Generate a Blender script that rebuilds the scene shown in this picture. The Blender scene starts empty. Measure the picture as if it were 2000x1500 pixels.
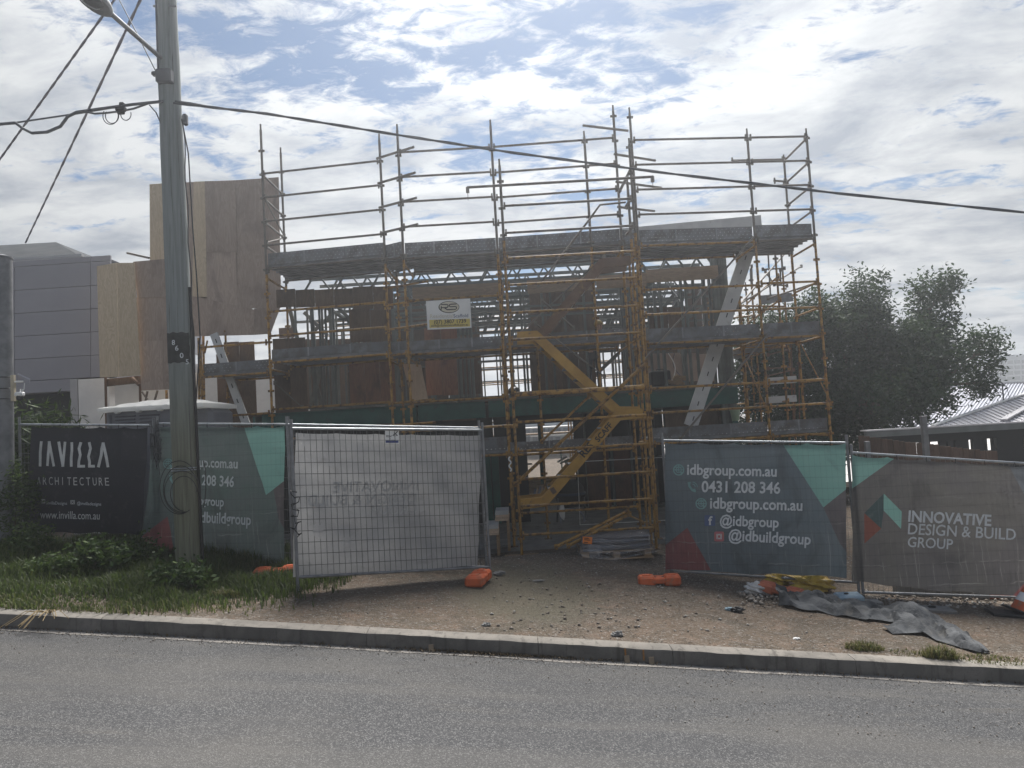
import bpy, bmesh, math, random
import numpy as np
from mathutils import Vector, Matrix
random.seed(7); RNG = np.random.default_rng(7)
SC = bpy.context.scene; COL = SC.collection
R = math.radians
# ------------------------------------------------------------------ camera
F = 1390.0; EYE = Vector((0, 0, 2.5)); PITCH = 3.0; ROLL = -3.3
CROT = Matrix.Rotation(R(90 + PITCH), 3, 'X') @ Matrix.Rotation(R(ROLL), 3, 'Z')
cam = bpy.data.cameras.new('camera'); camo = bpy.data.objects.new('camera', cam); COL.objects.link(camo)
cam.sensor_width = 36; cam.lens = F / 2000 * 36; cam.clip_end = 3000; cam.clip_start = 0.05
camo.matrix_world = Matrix.Translation(EYE) @ CROT.to_4x4()
SC.camera = camo
# ------------------------------------------------------------------ light
SUN_EL, SUN_AZ = 52.0, 6.0            # azimuth measured from straight ahead (+Y) towards the right
world = bpy.data.worlds.new('World'); SC.world = world; world.use_nodes = True
sun = bpy.data.lights.new('sun', 'SUN'); sun.energy = 4.7; sun.angle = R(34); sun.color = (1.0, 0.97, 0.93)
suno = bpy.data.objects.new('sun', sun); COL.objects.link(suno)
sd = Vector((math.sin(R(SUN_AZ)) * math.cos(R(SUN_EL)), math.cos(R(SUN_AZ)) * math.cos(R(SUN_EL)), math.sin(R(SUN_EL))))
suno.rotation_euler = sd.to_track_quat('Z', 'Y').to_euler(); suno.location = (0, 0, 60)
vs = SC.view_settings; vs.view_transform = 'Standard'; vs.look = 'None'; vs.gamma = 1; vs.use_curve_mapping = False
vs.exposure = 1.12
def build_world():
    nt = world.node_tree; nt.nodes.clear(); N = nt.nodes.new; L = nt.links.new
    out = N('ShaderNodeOutputWorld'); bg = N('ShaderNodeBackground'); bg.inputs[1].default_value = 0.1
    sky = N('ShaderNodeTexSky'); sky.sky_type = 'NISHITA'; sky.sun_disc = False
    sky.sun_elevation = R(SUN_EL); sky.sun_rotation = R(SUN_AZ); sky.air_density = 1.0; sky.dust_density = 0.6; sky.ozone_density = 2.0
    tc = N('ShaderNodeTexCoord'); sp = N('ShaderNodeSeparateXYZ'); L(tc.outputs['Generated'], sp.inputs[0])
    def mth(op, a, b=None, c=None, clamp=False):
        n = N('ShaderNodeMath'); n.operation = op; n.use_clamp = clamp
        for i, v in enumerate((a, b, c)):
            if v is None: continue
            if hasattr(v, 'is_output'): L(v, n.inputs[i])
            else: n.inputs[i].default_value = v
        return n.outputs[0]
    zz = mth('ADD', mth('MAXIMUM', sp.outputs[2], 0.0), 0.14)
    cx = mth('DIVIDE', sp.outputs[0], zz); cy = mth('DIVIDE', sp.outputs[1], zz)
    cv = N('ShaderNodeCombineXYZ'); L(cx, cv.inputs[0]); L(cy, cv.inputs[1])
    def noise(vec, scale, det, rough, dist=0.0, loc=(0, 0, 0), st=(1, 1, 1), rot=0):
        mp = N('ShaderNodeMapping'); mp.inputs['Location'].default_value = loc; mp.inputs['Scale'].default_value = st
        mp.inputs['Rotation'].default_value = (0, 0, rot); L(vec, mp.inputs[0])
        n = N('ShaderNodeTexNoise'); n.inputs['Scale'].default_value = scale; n.inputs['Detail'].default_value = det
        n.inputs['Roughness'].default_value = rough; n.inputs['Distortion'].default_value = dist
        L(mp.outputs[0], n.inputs['Vector']); return n.outputs[0]
    big = noise(cv.outputs[0], 0.75, 3, 0.5, 0.3, (3.1, 1.7, 0))
    mid = noise(cv.outputs[0], 3.3, 10, 0.60, 0.35, (7.3, 2.2, 0), (1, 1.5, 1), 0.5)
    fin = noise(cv.outputs[0], 10.5, 8, 0.66, 0.5, (1.3, 9.2, 0), (1, 1.6, 1), 0.5)
    s = mth('ADD', mth('MULTIPLY', big, 0.95), mth('ADD', mth('MULTIPLY', mid, 1.0), mth('MULTIPLY', fin, 0.85)))
    # fuller cover towards the horizon, thinner high up
    s = mth('ADD', s, mth('MULTIPLY', mth('SUBTRACT', 0.42, sp.outputs[2]), 0.52))
    mr = N('ShaderNodeMapRange'); mr.interpolation_type = 'SMOOTHSTEP'
    mr.inputs[1].default_value = 1.20; mr.inputs[2].default_value = 1.44; L(s, mr.inputs[0])
    sh = noise(cv.outputs[0], 2.2, 8, 0.6, 0.3, (17.3, 5.2, 0), (1, 1.5, 1), 0.5)
    ccol = N('ShaderNodeValToRGB'); L(sh, ccol.inputs[0])
    e = ccol.color_ramp.elements; e[0].position = 0.36; e[0].color = (1.6, 1.78, 2.05, 1); e[1].position = 0.59; e[1].color = (3.2, 3.28, 3.34, 1)
    vm = N('ShaderNodeVectorMath'); vm.operation = 'DOT_PRODUCT'; L(tc.outputs['Generated'], vm.inputs[0]); vm.inputs[1].default_value = sd
    glow = mth('MULTIPLY_ADD', mth('POWER', mth('MAXIMUM', vm.outputs['Value'], 0.0), 6.0), 0.95, 0.88)     # thin cloud is brighter round the veiled sun
    cg = N('ShaderNodeMixRGB'); cg.blend_type = 'MULTIPLY'; cg.inputs[0].default_value = 1; L(ccol.outputs[0], cg.inputs[1]); L(glow, cg.inputs[2])
    skyc = N('ShaderNodeMixRGB'); skyc.blend_type = 'MULTIPLY'; skyc.inputs[0].default_value = 1; L(sky.outputs[0], skyc.inputs[1]); skyc.inputs[2].default_value = (0.27, 0.315, 0.345, 1)
    mx = N('ShaderNodeMixRGB'); L(mr.outputs[0], mx.inputs[0]); L(skyc.outputs[0], mx.inputs[1]); L(cg.outputs[0], mx.inputs[2])
    L(mx.outputs[0], bg.inputs[0]); L(bg.outputs[0], out.inputs[0])
build_world()
# ------------------------------------------------------------------ helpers
def at(px, py, Y):
    """the point at distance Y (world, straight ahead) seen at pixel px,py of the 2000x1500 photo"""
    d = CROT @ Vector(((px - 1000) / F, (750 - py) / F, -1.0))
    return EYE + d * (Y / d.y)
def smooth(a, b, x):
    t = min(1, max(0, (x - a) / (b - a))); return t * t * (3 - 2 * t)
def hill(X): return -2.0 * math.tanh(X / 20.0)
def ground(X, Y):
    v = 0.155 + hill(X)
    if Y > 11.3:
        lim = 0.0 if -9 < X < 9 else (hill(X) * 0.5)
        v = v + (lim - v) * smooth(11.6, 13.4, Y)
    return v
def gp(px, py, top=None):
    f = (lambda X, Y: hill(X)) if top == 'road' else ground
    lo, hi = 2.0, 60.0
    for k in range(1, 600):                      # first crossing only
        hi = 2.0 + k * 0.1; p = at(px, py, hi)
        if p.z <= f(p.x, p.y): break
        lo = hi
    for _ in range(50):
        m = (lo + hi) / 2; p = at(px, py, m)
        if p.z > f(p.x, p.y): lo = m
        else: hi = m
    return at(px, py, lo)
ORG = {}
def thing(name, label, cat, loc=(0, 0, 0), group=None):
    o = bpy.data.objects.new(name, None); o.empty_display_size = 0.1; COL.objects.link(o); o.location = loc
    o['label'] = label; o['category'] = cat
    if group: o['group'] = group
    ORG[o.name] = Vector(loc); return o
def tag(o, label=None, cat=None, group=None, kind=None):
    for k, v in (('label', label), ('category', cat), ('group', group), ('kind', kind)):
        if v: o[k] = v
    return o
class MB:
    def __init__(s): s.v = []; s.f = []; s.uv = None; s.smooth = False
    def add(s, vs, fs):
        n = len(s.v); s.v.extend([tuple(v) for v in vs]); s.f.extend([tuple(i + n for i in f) for f in fs]); return s
    def box(s, c, size, rot=None):
        c = Vector(c); h = Vector(size) / 2
        vs = [Vector((x * h.x, y * h.y, z * h.z)) for x in (-1, 1) for y in (-1, 1) for z in (-1, 1)]
        if rot is not None: vs = [rot @ v for v in vs]
        return s.add([c + v for v in vs], [(0, 1, 3, 2), (4, 6, 7, 5), (0, 4, 5, 1), (2, 3, 7, 6), (0, 2, 6, 4), (1, 5, 7, 3)])
    def cbox(s, c, size, b, rot=None):
        c = Vector(c); h = Vector(size) / 2; bm = bmesh.new()
        for x in (-1, 1):
            for y in (-1, 1):
                for z in (-1, 1):
                    for k in range(3):
                        d = [h.x - b, h.y - b, h.z - b]; d[k] += b
                        bm.verts.new((x * d[0], y * d[1], z * d[2]))
        bmesh.ops.convex_hull(bm, input=bm.verts); bm.verts.index_update()
        vs = [v.co.copy() for v in bm.verts]; fs = [[v.index for v in f.verts] for f in bm.faces]; bm.free()
        if rot is not None: vs = [rot @ v for v in vs]
        return s.add([c + v for v in vs], fs)
    def beam(s, a, b, w, h, up=(0, 0, 1)):
        a, b = Vector(a), Vector(b); d = (b - a); L = d.length; d.normalize(); up = Vector(up)
        if abs(d.dot(up)) > 0.99: up = Vector((0, 1, 0))
        x = d.cross(up).normalized(); z = x.cross(d)
        m = Matrix((x, d, z)).transposed()
        return s.box((a + b) / 2, (w, L, h), m)
    def tube(s, pts, r, n=8, cap=True):
        pts = [Vector(p) for p in pts]; k = len(pts); rs = r if isinstance(r, (list, tuple)) else [r] * k
        base = len(s.v); prev = None
        for i, p in enumerate(pts):
            d = (pts[min(i + 1, k - 1)] - pts[max(i - 1, 0)]).normalized()
            if prev is None:
                u = Vector((0, 0, 1)) if abs(d.z) < 0.9 else Vector((1, 0, 0)); x = d.cross(u).normalized()
            else:
                x = (prev - d * prev.dot(d)).normalized()
            prev = x; y = d.cross(x)
            for j in range(n):
                a = 2 * math.pi * j / n; s.v.append(tuple(p + (x * math.cos(a) + y * math.sin(a)) * rs[i]))
        for i in range(k - 1):
            for j in range(n):
                j2 = (j + 1) % n; s.f.append((base + i * n + j, base + i * n + j2, base + (i + 1) * n + j2, base + (i + 1) * n + j))
        if cap:
            s.f.append(tuple(base + j for j in reversed(range(n)))); s.f.append(tuple(base + (k - 1) * n + j for j in range(n)))
        s.smooth = True; return s
    def prism(s, poly, d):
        """poly: planar loop of points, d: extrusion vector"""
        poly = [Vector(p) for p in poly]; d = Vector(d); n = len(poly)
        fs = [tuple(range(n)), tuple(reversed(range(n, 2 * n)))] + [(i, i + n, (i + 1) % n + n, (i + 1) % n) for i in range(n)]
        return s.add(poly + [p + d for p in poly], fs)
    def lathe(s, c, prof, n=16, axis='Z'):
        c = Vector(c); base = len(s.v)
        for (r, z) in prof:
            for j in range(n):
                a = 2 * math.pi * j / n; p = (r * math.cos(a), r * math.sin(a), z)
                if axis == 'X': p = (p[2], p[0], p[1])
                if axis == 'Y': p = (p[0], p[2], p[1])
                s.v.append(tuple(c + Vector(p)))
        for i in range(len(prof) - 1):
            for j in range(n):
                j2 = (j + 1) % n; s.f.append((base + i * n + j, base + i * n + j2, base + (i + 1) * n + j2, base + (i + 1) * n + j))
        s.f.append(tuple(base + j for j in reversed(range(n)))); s.f.append(tuple(base + (len(prof) - 1) * n + j for j in range(n)))
        s.smooth = True; return s
    def grid(s, fn, nu, nv):
        base = len(s.v)
        for j in range(nv + 1):
            for i in range(nu + 1): s.v.append(tuple(fn(i / nu, j / nv)))
        for j in range(nv):
            for i in range(nu):
                a = base + j * (nu + 1) + i; s.f.append((a, a + 1, a + nu + 2, a + nu + 1))
        return s
    def build(s, name, mat, parent=None, origin=None, label=None, smooth=None, kind=None):
        par = Vector((0, 0, 0)); q = parent
        if parent is not None: par = ORG[parent.name]
        o_ = Vector(origin) if origin is not None else par
        me = bpy.data.meshes.new(name)
        me.from_pydata([(v[0] - o_[0], v[1] - o_[1], v[2] - o_[2]) for v in s.v], [], s.f)
        if s.uv is not None:
            ul = me.uv_layers.new(name='UVMap'); idx = [i for p in me.polygons for i in p.vertices]
            ul.data.foreach_set('uv', [c for i in idx for c in s.uv[i]])
        me.materials.append(mat)
        sm = s.smooth if smooth is None else smooth
        if sm:
            me.polygons.foreach_set('use_smooth', [True] * len(me.polygons))
            try: me.set_sharp_from_angle(angle=R(38))
            except Exception: pass
        me.update()
        ob = bpy.data.objects.new(name, me); COL.objects.link(ob)
        if parent is not None: ob.parent = parent
        ob.location = o_ - par; ORG[ob.name] = o_
        if label: ob['label'] = label
        if kind: ob['kind'] = kind
        return ob
def np_mesh(name, V, Fc, mat, parent=None, kind=None, smooth=False, attr=None):
    me = bpy.data.meshes.new(name); V = np.asarray(V, np.float32); Fc = np.asarray(Fc, np.int32)
    off = ORG[parent.name] if parent is not None else Vector((0, 0, 0))
    V = V - np.array(off, np.float32)
    me.vertices.add(len(V)); me.vertices.foreach_set('co', V.ravel()); k = Fc.shape[1]
    me.loops.add(Fc.size); me.loops.foreach_set('vertex_index', Fc.ravel())
    me.polygons.add(len(Fc)); me.polygons.foreach_set('loop_start', np.arange(0, Fc.size, k, dtype=np.int32))
    me.polygons.foreach_set('loop_total', np.full(len(Fc), k, np.int32))
    if attr is not None:
        a = me.attributes.new('tint', 'FLOAT', 'POINT'); a.data.foreach_set('value', np.asarray(attr, np.float32))
    me.materials.append(mat); me.update(calc_edges=True); me.validate()
    if smooth: me.polygons.foreach_set('use_smooth', [True] * len(me.polygons))
    ob = bpy.data.objects.new(name, me); COL.objects.link(ob)
    if parent is not None: ob.parent = parent
    ORG[ob.name] = off
    if kind: ob['kind'] = kind
    return ob
# ------------------------------------------------------------------ materials
class NT:
    def __init__(s, name):
        s.m = bpy.data.materials.new(name); s.m.use_nodes = True; s.t = s.m.node_tree; s.t.nodes.clear()
        s.out = s.n('ShaderNodeOutputMaterial'); s.p = s.n('ShaderNodeBsdfPrincipled'); s.l(s.p.outputs[0], s.out.inputs[0])
    def n(s, t): return s.t.nodes.new(t)
    def l(s, a, b): s.t.links.new(a, b)
    def coord(s, kind='Object', scale=(1, 1, 1), rot=(0, 0, 0), loc=(0, 0, 0)):
        tc = s.n('ShaderNodeTexCoord'); mp = s.n('ShaderNodeMapping'); mp.inputs['Scale'].default_value = scale
        mp.inputs['Rotation'].default_value = rot; mp.inputs['Location'].default_value = loc; s.l(tc.outputs[kind], mp.inputs[0]); return mp.outputs[0]
    def noise(s, vec, scale, det=6, rough=.6, dist=0.0):
        n = s.n('ShaderNodeTexNoise'); n.inputs['Scale'].default_value = scale; n.inputs['Detail'].default_value = det
        n.inputs['Roughness'].default_value = rough; n.inputs['Distortion'].default_value = dist; s.l(vec, n.inputs['Vector']); return n.outputs[0]
    def math(s, op, a, b=None, c=None, clamp=False):
        n = s.n('ShaderNodeMath'); n.operation = op; n.use_clamp = clamp
        for i, v in enumerate((a, b, c)):
            if v is None: continue
            if hasattr(v, 'is_output'): s.l(v, n.inputs[i])
            else: n.inputs[i].default_value = v
        return n.outputs[0]
    def ramp(s, fac, *stops):
        r = s.n('ShaderNodeValToRGB'); s.l(fac, r.inputs[0]); e = r.color_ramp.elements
        while len(e) < len(stops): e.new(0.5)
        for el, (p, c) in zip(e, stops): el.position = p; el.color = c if len(c) == 4 else (*c, 1)
        return r.outputs[0]
    def step(s, fac, a, b):
        r = s.n('ShaderNodeMapRange'); r.interpolation_type = 'SMOOTHSTEP'; s.l(fac, r.inputs[0]); r.inputs[1].default_value = a; r.inputs[2].default_value = b; return r.outputs[0]
    def mix(s, fac, a, b, mode='MIX'):
        m = s.n('ShaderNodeMixRGB'); m.blend_type = mode
        for i, v in enumerate((fac, a, b)):
            if hasattr(v, 'is_output'): s.l(v, m.inputs[i])
            elif i == 0: m.inputs[0].default_value = v
            else: m.inputs[i].default_value = (*v, 1) if len(v) == 3 else v
        return m.outputs[0]
    def bump(s, h, strength, dist=0.01):
        b = s.n('ShaderNodeBump'); b.inputs['Strength'].default_value = strength; b.inputs['Distance'].default_value = dist
        s.l(h, b.inputs['Height']); s.l(b.outputs[0], s.p.inputs['Normal'])
    def set(s, **k):
        for a, v in k.items():
            i = s.p.inputs[{'color': 'Base Color', 'rough': 'Roughness', 'metal': 'Metallic', 'spec': 'Specular IOR Level'}.get(a, a)]
            if hasattr(v, 'is_output'): s.l(v, i)
            else: i.default_value = (*v, 1) if isinstance(v, tuple) and len(v) == 3 else v
        return s
MATS = {}
def M(name, c1, c2=None, scale=4, rough=.7, metal=0.0, bump=0.0, bscale=40, st=(1, 1, 1), c3=None, s3=9, t3=(.55, .7), rnd=0.0, spec=.3, kind='Object'):
    if name in MATS: return MATS[name]
    t = NT(name); v = t.coord(kind, st); c2 = c2 or tuple(x * .8 for x in c1)
    col = t.mix(t.step(t.noise(v, scale), .35, .65), c1, c2)
    if c3: col = t.mix(t.step(t.noise(v, s3, 8, .65), *t3), col, c3)
    if rnd:
        oi = t.n('ShaderNodeObjectInfo'); hv = t.n('ShaderNodeHueSaturation'); t.l(col, hv.inputs['Color'])
        t.l(t.math('MULTIPLY_ADD', oi.outputs['Random'], rnd, 1 - rnd / 2), hv.inputs['Value']); col = hv.outputs[0]
    t.set(color=col, rough=rough, metal=metal, spec=spec)
    if bump: t.bump(t.noise(v, bscale, 5), bump, .01)
    MATS[name] = t.m; return t.m
def wood(name, c1, c2, c3, stain=None, gs=(3, 3, .5), rnd=.3):
    """plywood / timber: stretched grain, knots of darker tone, water stains"""
    t = NT(name); v = t.coord('Object', gs); oi = t.n('ShaderNodeObjectInfo')
    ad = t.n('ShaderNodeVectorMath'); ad.operation = 'ADD'; cb = t.n('ShaderNodeCombineXYZ')
    k = t.math('MULTIPLY', oi.outputs['Random'], 37.0); t.l(k, cb.inputs[0]); t.l(k, cb.inputs[2]); t.l(v, ad.inputs[0]); t.l(cb.outputs[0], ad.inputs[1]); v = ad.outputs[0]
    g = t.noise(v, 1.6, 3, .5, 1.2); rings = t.math('FRACT', t.math('MULTIPLY', g, 9.0))
    col = t.mix(t.step(rings, .15, .85), c1, c2)
    col = t.mix(t.math('MULTIPLY', t.step(t.noise(v, 14, 5), .45, .75), .5), col, c3)
    if stain:
        v2 = t.coord('Object', (1, 1, .6)); a2 = t.n('ShaderNodeVectorMath'); a2.operation = 'ADD'; t.l(v2, a2.inputs[0]); t.l(cb.outputs[0], a2.inputs[1])
        col = t.mix(t.math('MULTIPLY', t.step(t.noise(a2.outputs[0], 1.5, 7, .6, .6), .47, .68), .8), col, stain)
    hv = t.n('ShaderNodeHueSaturation'); t.l(col, hv.inputs['Color']); t.l(t.math('MULTIPLY_ADD', oi.outputs['Random'], rnd, 1 - rnd / 2), hv.inputs['Value'])
    t.set(color=hv.outputs[0], rough=.75, spec=.2); t.bump(rings, .15, .003); return t.m
YEL = M('mustard_tube_paint', (.38, .215, .05), (.28, .15, .033), 3, .55, .0, .25, 60, c3=(.075, .04, .022), s3=11, t3=(.46, .64), rnd=.45)
GRT = M('weathered_veil_tube', (.165, .15, .13), (.115, .10, .085), 3, .6, .2, .2, 60, c3=(.09, .055, .035), s3=9, t3=(.56, .7))  # on the upper tubes the back-lit glare veil is put into this grey
GALV = M('galvanised_steel', (.40, .42, .43), (.28, .30, .32), 6, .45, .7, .1, 30)
PLYR = None
GALVD = M('dull_galvanised_steel', (.235, .24, .25), (.16, .166, .175), 5, .55, .4, .1, 30, rnd=.25)
STUD = M('steel_stud', (.115, .13, .125), (.075, .088, .086), 3, .5, .25, .05, 30, rnd=.6)
GREEN = M('green_primer_steel', (.010, .085, .072), (.007, .06, .052), 3, .5, 0, .1, 20, c3=(.02, .05, .045), s3=5)
BLACK = M('matt_black', (.014, .016, .018), (.022, .024, .027), 2, .7)
RUST = M('rusted_orange_paint', (.15, .09, .055), (.11, .062, .038), 4, .75, 0, .2, 40, c3=(.24, .15, .06), s3=6)
STEPY = M('stair_yellow_paint', (.44, .255, .045), (.33, .18, .03), 3, .55, 0, .15, 30, c3=(.15, .09, .035), s3=7, t3=(.57, .75))
PLY = wood('plywood_weathered', (.37, .292, .24), (.31, .243, .20), (.24, .182, .15), (.185, .147, .13))
PLYF = wood('plywood_fresh', (.54, .44, .315), (.46, .37, .255), (.36, .28, .19), None, (4, 4, .7))
PLYD = wood('plywood_dark_red', (.125, .062, .04), (.10, .05, .033), (.065, .036, .025), (.04, .026, .02), rnd=.5)
PLYR = wood('plywood_red_brown', (.235, .115, .072), (.19, .09, .058), (.13, .065, .042), (.07, .045, .035), rnd=.3)
PLYB = wood('plywood_brown', (.125, .085, .058), (.10, .068, .048), (.065, .045, .033), (.045, .034, .027), rnd=.4)
LVL = wood('laminated_timber', (.27, .20, .14), (.22, .165, .115), (.18, .125, .09), None, (.5, 3, 3), .2)
PINE = wood('pallet_pine', (.36, .25, .15), (.28, .19, .11), (.2, .13, .08), None, (.6, 4, 4))
PALE = wood('pale_board', (.55, .42, .31), (.48, .36, .26), (.4, .29, .2), None, (3, 3, .5))
PALING = wood('paling_timber', (.115, .075, .055), (.09, .058, .044), (.065, .045, .036), None, (5, 5, .5), .5)
ALU = M('pale_aluminium_plank', (.50, .50, .49), (.42, .42, .42), 3, .5, .25, .1, 20, c3=(.3, .28, .25), s3=5, t3=(.6, .8))
WHITE = M('white_paint', (.74, .74, .72), (.66, .66, .65), 2, .6)
WHITEP = M('white_plastic', (.78, .78, .76), (.7, .7, .69), 2, .4)
RENDERW = M('pale_render', (.42, .42, .43), (.36, .36, .38), 1.2, .85, 0, .15, 60)
CLAD = M('grey_cladding', (.27, .272, .305), (.25, .252, .285), .8, .5, 0, 0, rnd=.1)
JOINT = M('dark_joint', (.05, .052, .06), None, 3, .8)
DARKW = M('black_wall', (.016, .019, .024), (.012, .014, .018), 1, .6)
SLATE = M('slate_roof', (.07, .075, .08), (.055, .06, .064), 2, .95, spec=.03)
ORANGE = M('orange_plastic', (.60, .13, .045), (.50, .10, .035), 5, .55, 0, .15, 30, c3=(.30, .15, .09), s3=9, t3=(.50, .70))
ORANGEF = M('faded_orange_plastic', (.55, .17, .09), (.48, .14, .075), 5, .6, 0, .1, 30, c3=(.3, .14, .1), s3=7)
RUBBER = M('black_rubber', (.018, .018, .02), (.03, .03, .032), 5, .5)
BLUEC = M('pale_blue_block', (.36, .45, .50), (.28, .36, .41), 6, .8, 0, .3, 30)
CONC = M('grey_concrete', (.27, .265, .255), (.20, .197, .19), 3, .9, 0, .4, 30, c3=(.14, .137, .13), s3=4)
PAVER = M('paver_concrete', (.24, .235, .225), (.17, .166, .16), 5, .9, 0, .3, 40)
INK = M('white_ink', (.62, .63, .62), (.5, .51, .5), 8, .8)
INKP = M('pale_grey_ink', (.64, .67, .69), (.54, .57, .585), 9, .8)
TEALI = M('teal_ink', (.22, .38, .37), (.18, .32, .315), 6, .8)
BLACKI = M('black_ink', (.02, .02, .022), None, 8, .7)
YELI = M('yellow_ink', (.62, .50, .14), (.55, .43, .11), 4, .7)
BLUEI = M('blue_ink', (.05, .07, .22), None, 4, .7)
FBI = M('blue_icon_ink', (.10, .14, .26), None, 4, .7)
PINKI = M('pink_icon_ink', (.45, .14, .16), (.42, .22, .12), 6, .7)
REDI = M('red_ink', (.28, .06, .05), (.22, .05, .045), 4, .8)
YBAG = M('yellow_bag', (.44, .30, .045), (.33, .21, .03), 8, .5, 0, .6, 14, c3=(.2, .16, .09), s3=6)
WBAG = M('white_bag', (.62, .60, .57), (.5, .48, .45), 9, .5, 0, .4, 14)
CABLE = M('black_cable', (.02, .02, .022), None, 4, .5)
CABLEG = M('weathered_cable', (.10, .105, .115), (.075, .08, .09), 4, .6)
LEADIN = M('purple_grey_cable', (.11, .10, .13), None, 4, .6)
STONE = M('pale_stone', (.36, .33, .30), (.22, .20, .185), 9, .9, 0, .3, 30, kind='Object')
# ------------------------------------------------------------------ ground, road, kerb
def kerb_y(X): return 7.70 - 0.042 * X          # front face of the kerb
KW = 0.17
def mat_asphalt():
    t = NT('asphalt'); v = t.coord('Object')
    agg = t.n('ShaderNodeTexVoronoi'); agg.inputs['Scale'].default_value = 120; t.l(v, agg.inputs['Vector'])
    agg2 = t.n('ShaderNodeTexVoronoi'); agg2.inputs['Scale'].default_value = 80; t.l(v, agg2.inputs['Vector'])
    sc = t.n('ShaderNodeSeparateColor'); t.l(agg.outputs['Color'], sc.inputs[0]); sc2 = t.n('ShaderNodeSeparateColor'); t.l(agg2.outputs['Color'], sc2.inputs[0])
    base = t.ramp(sc.outputs[0], (.0, (.017, .018, .020)), (.42, (.031, .032, .035)), (.78, (.052, .052, .055)), (.96, (.19, .188, .184)))
    col = t.mix(t.math('MULTIPLY', t.step(sc2.outputs[1], .86, .95), .6), base, (.17, .168, .165))
    big = t.noise(t.coord('Object', (.35, 1.2, 1)), .8, 5, .6, .4)
    col = t.mix(t.math('MULTIPLY', t.step(big, .42, .66), .4), col, (.125, .115, .10))
    # dusty streaks tracked out of the drive
    dust = t.noise(t.coord('Object', (.45, 2.6, 1)), 1.3, 7, .65, .7)
    col = t.mix(t.math('MULTIPLY', t.step(dust, .57, .78), .36), col, (.17, .15, .12))
    dk = t.noise(t.coord('Object', (.6, 2.2, 1), loc=(4, 2, 0)), 1.6, 7, .65, .5)
    col = t.mix(t.math('MULTIPLY', t.step(dk, .57, .72), .5), col, (.05, .05, .054))
    lane = t.noise(t.coord('Object', (.06, 1.5, 1), rot=(0, 0, .04)), 1.1, 4, .6, .2); col = t.mix(t.math('MULTIPLY', t.step(lane, .52, .66), .35), col, (.052, .052, .054)); col = t.mix(t.math('MULTIPLY', t.step(lane, .46, .34), .3), col, (.13, .122, .11))
    crk = t.noise(t.coord('Object', (.7, 1, 1), loc=(9, 3, 0)), .7, 5, .55, .8); ck = t.math('MULTIPLY', t.step(t.math('ABSOLUTE', t.math('SUBTRACT', crk, .5)), .0022, .0008), t.step(t.noise(v, .8, 2), .52, .6)); col = t.mix(t.math('MULTIPLY', ck, .7), col, (.03, .03, .03))
    fine = t.noise(v, 210, 2); col = t.mix(.3, col, t.ramp(fine, (.32, (.016, .016, .018)), (.68, (.13, .13, .13))))
    t.set(color=col, rough=.85, spec=.25)
    h = t.math('ADD', t.math('MULTIPLY', agg.outputs['Distance'], .7), t.math('MULTIPLY', fine, .5))
    t.bump(h, .55, .012); return t.m
def mat_verge():
    t = NT('dirt_and_gravel'); v = t.coord('Object')
    vo = t.n('ShaderNodeTexVoronoi'); vo.inputs['Scale'].default_value = 42; t.l(v, vo.inputs['Vector'])
    sc = t.n('ShaderNodeSeparateColor'); t.l(vo.outputs['Color'], sc.inputs[0])
    vo2 = t.n('ShaderNodeTexVoronoi'); vo2.inputs['Scale'].default_value = 90; t.l(v, vo2.inputs['Vector'])
    n1 = t.noise(v, .9, 6, .6, .5); n2 = t.noise(v, 3.4, 8, .65, .4); n3 = t.noise(v, 26, 6, .7)
    col = t.mix(t.step(n1, .38, .64), (.175, .135, .10), (.135, .112, .086))
    col = t.mix(t.math('MULTIPLY', t.step(n2, .50, .66), .8), col, (.225, .162, .118))
    col = t.mix(t.math('MULTIPLY', t.step(n2, .46, .30), .6), col, (.085, .072, .056))
    # crushed stone worn into the soil
    st = t.math('MULTIPLY', t.step(sc.outputs[0], .68, .86), t.step(n3, .40, .60))
    col = t.mix(t.math('MULTIPLY', st, .75), col, t.ramp(sc.outputs[1], (.1, (.24, .215, .19)), (.6, (.33, .305, .28)), (.95, (.45, .43, .40))))
    col = t.mix(t.math('MULTIPLY', t.step(n3, .45, .30), .75), col, (.075, .062, .05)); n4 = t.noise(v, 9, 8, .7); col = t.mix(t.math('MULTIPLY', t.step(n4, .52, .66), .5), col, (.24, .205, .17)); col = t.mix(t.math('MULTIPLY', t.step(n4, .46, .32), .55), col, (.095, .08, .064))
    # the drive itself has a mossy, greenish film
    sp = t.n('ShaderNodeSeparateXYZ'); t.l(t.coord('Object'), sp.inputs[0])
    dx = t.math('DIVIDE', t.math('ABSOLUTE', t.math('SUBTRACT', sp.outputs[0], .05)), 1.15); dy = t.math('DIVIDE', t.math('ABSOLUTE', t.math('SUBTRACT', sp.outputs[1], 10.1)), 2.0)
    dd = t.math('SQRT', t.math('ADD', t.math('MULTIPLY', dx, dx), t.math('MULTIPLY', dy, dy)))
    mo = t.math('MULTIPLY', t.step(t.math('ADD', dd, t.math('MULTIPLY', n2, .9)), 1.55, 1.0), .7)
    col = t.mix(mo, col, t.mix(n3, (.11, .10, .066), (.20, .185, .14)))
    t.set(color=col, rough=.95, spec=.15)
    h = t.math('ADD', t.math('MULTIPLY', n3, .9), t.math('ADD', t.math('MULTIPLY', n2, .8), t.math('MULTIPLY', vo.outputs['Distance'], -.5)))
    t.bump(t.math('ADD', h, n4), 1.0, .04); return t.m
ASPH = mat_asphalt(); VERGE = mat_verge()
def noise2(x, y):
    return (math.sin(x * 1.7 + 1.3 * math.sin(y * 1.1)) * .5 + math.sin(y * 2.3 + 1.9 * math.sin(x * .7)) * .3 + math.sin(x * 5.1 + y * 3.3) * .15 + math.sin(x * 9.7 - y * 7.9) * .08)
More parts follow.
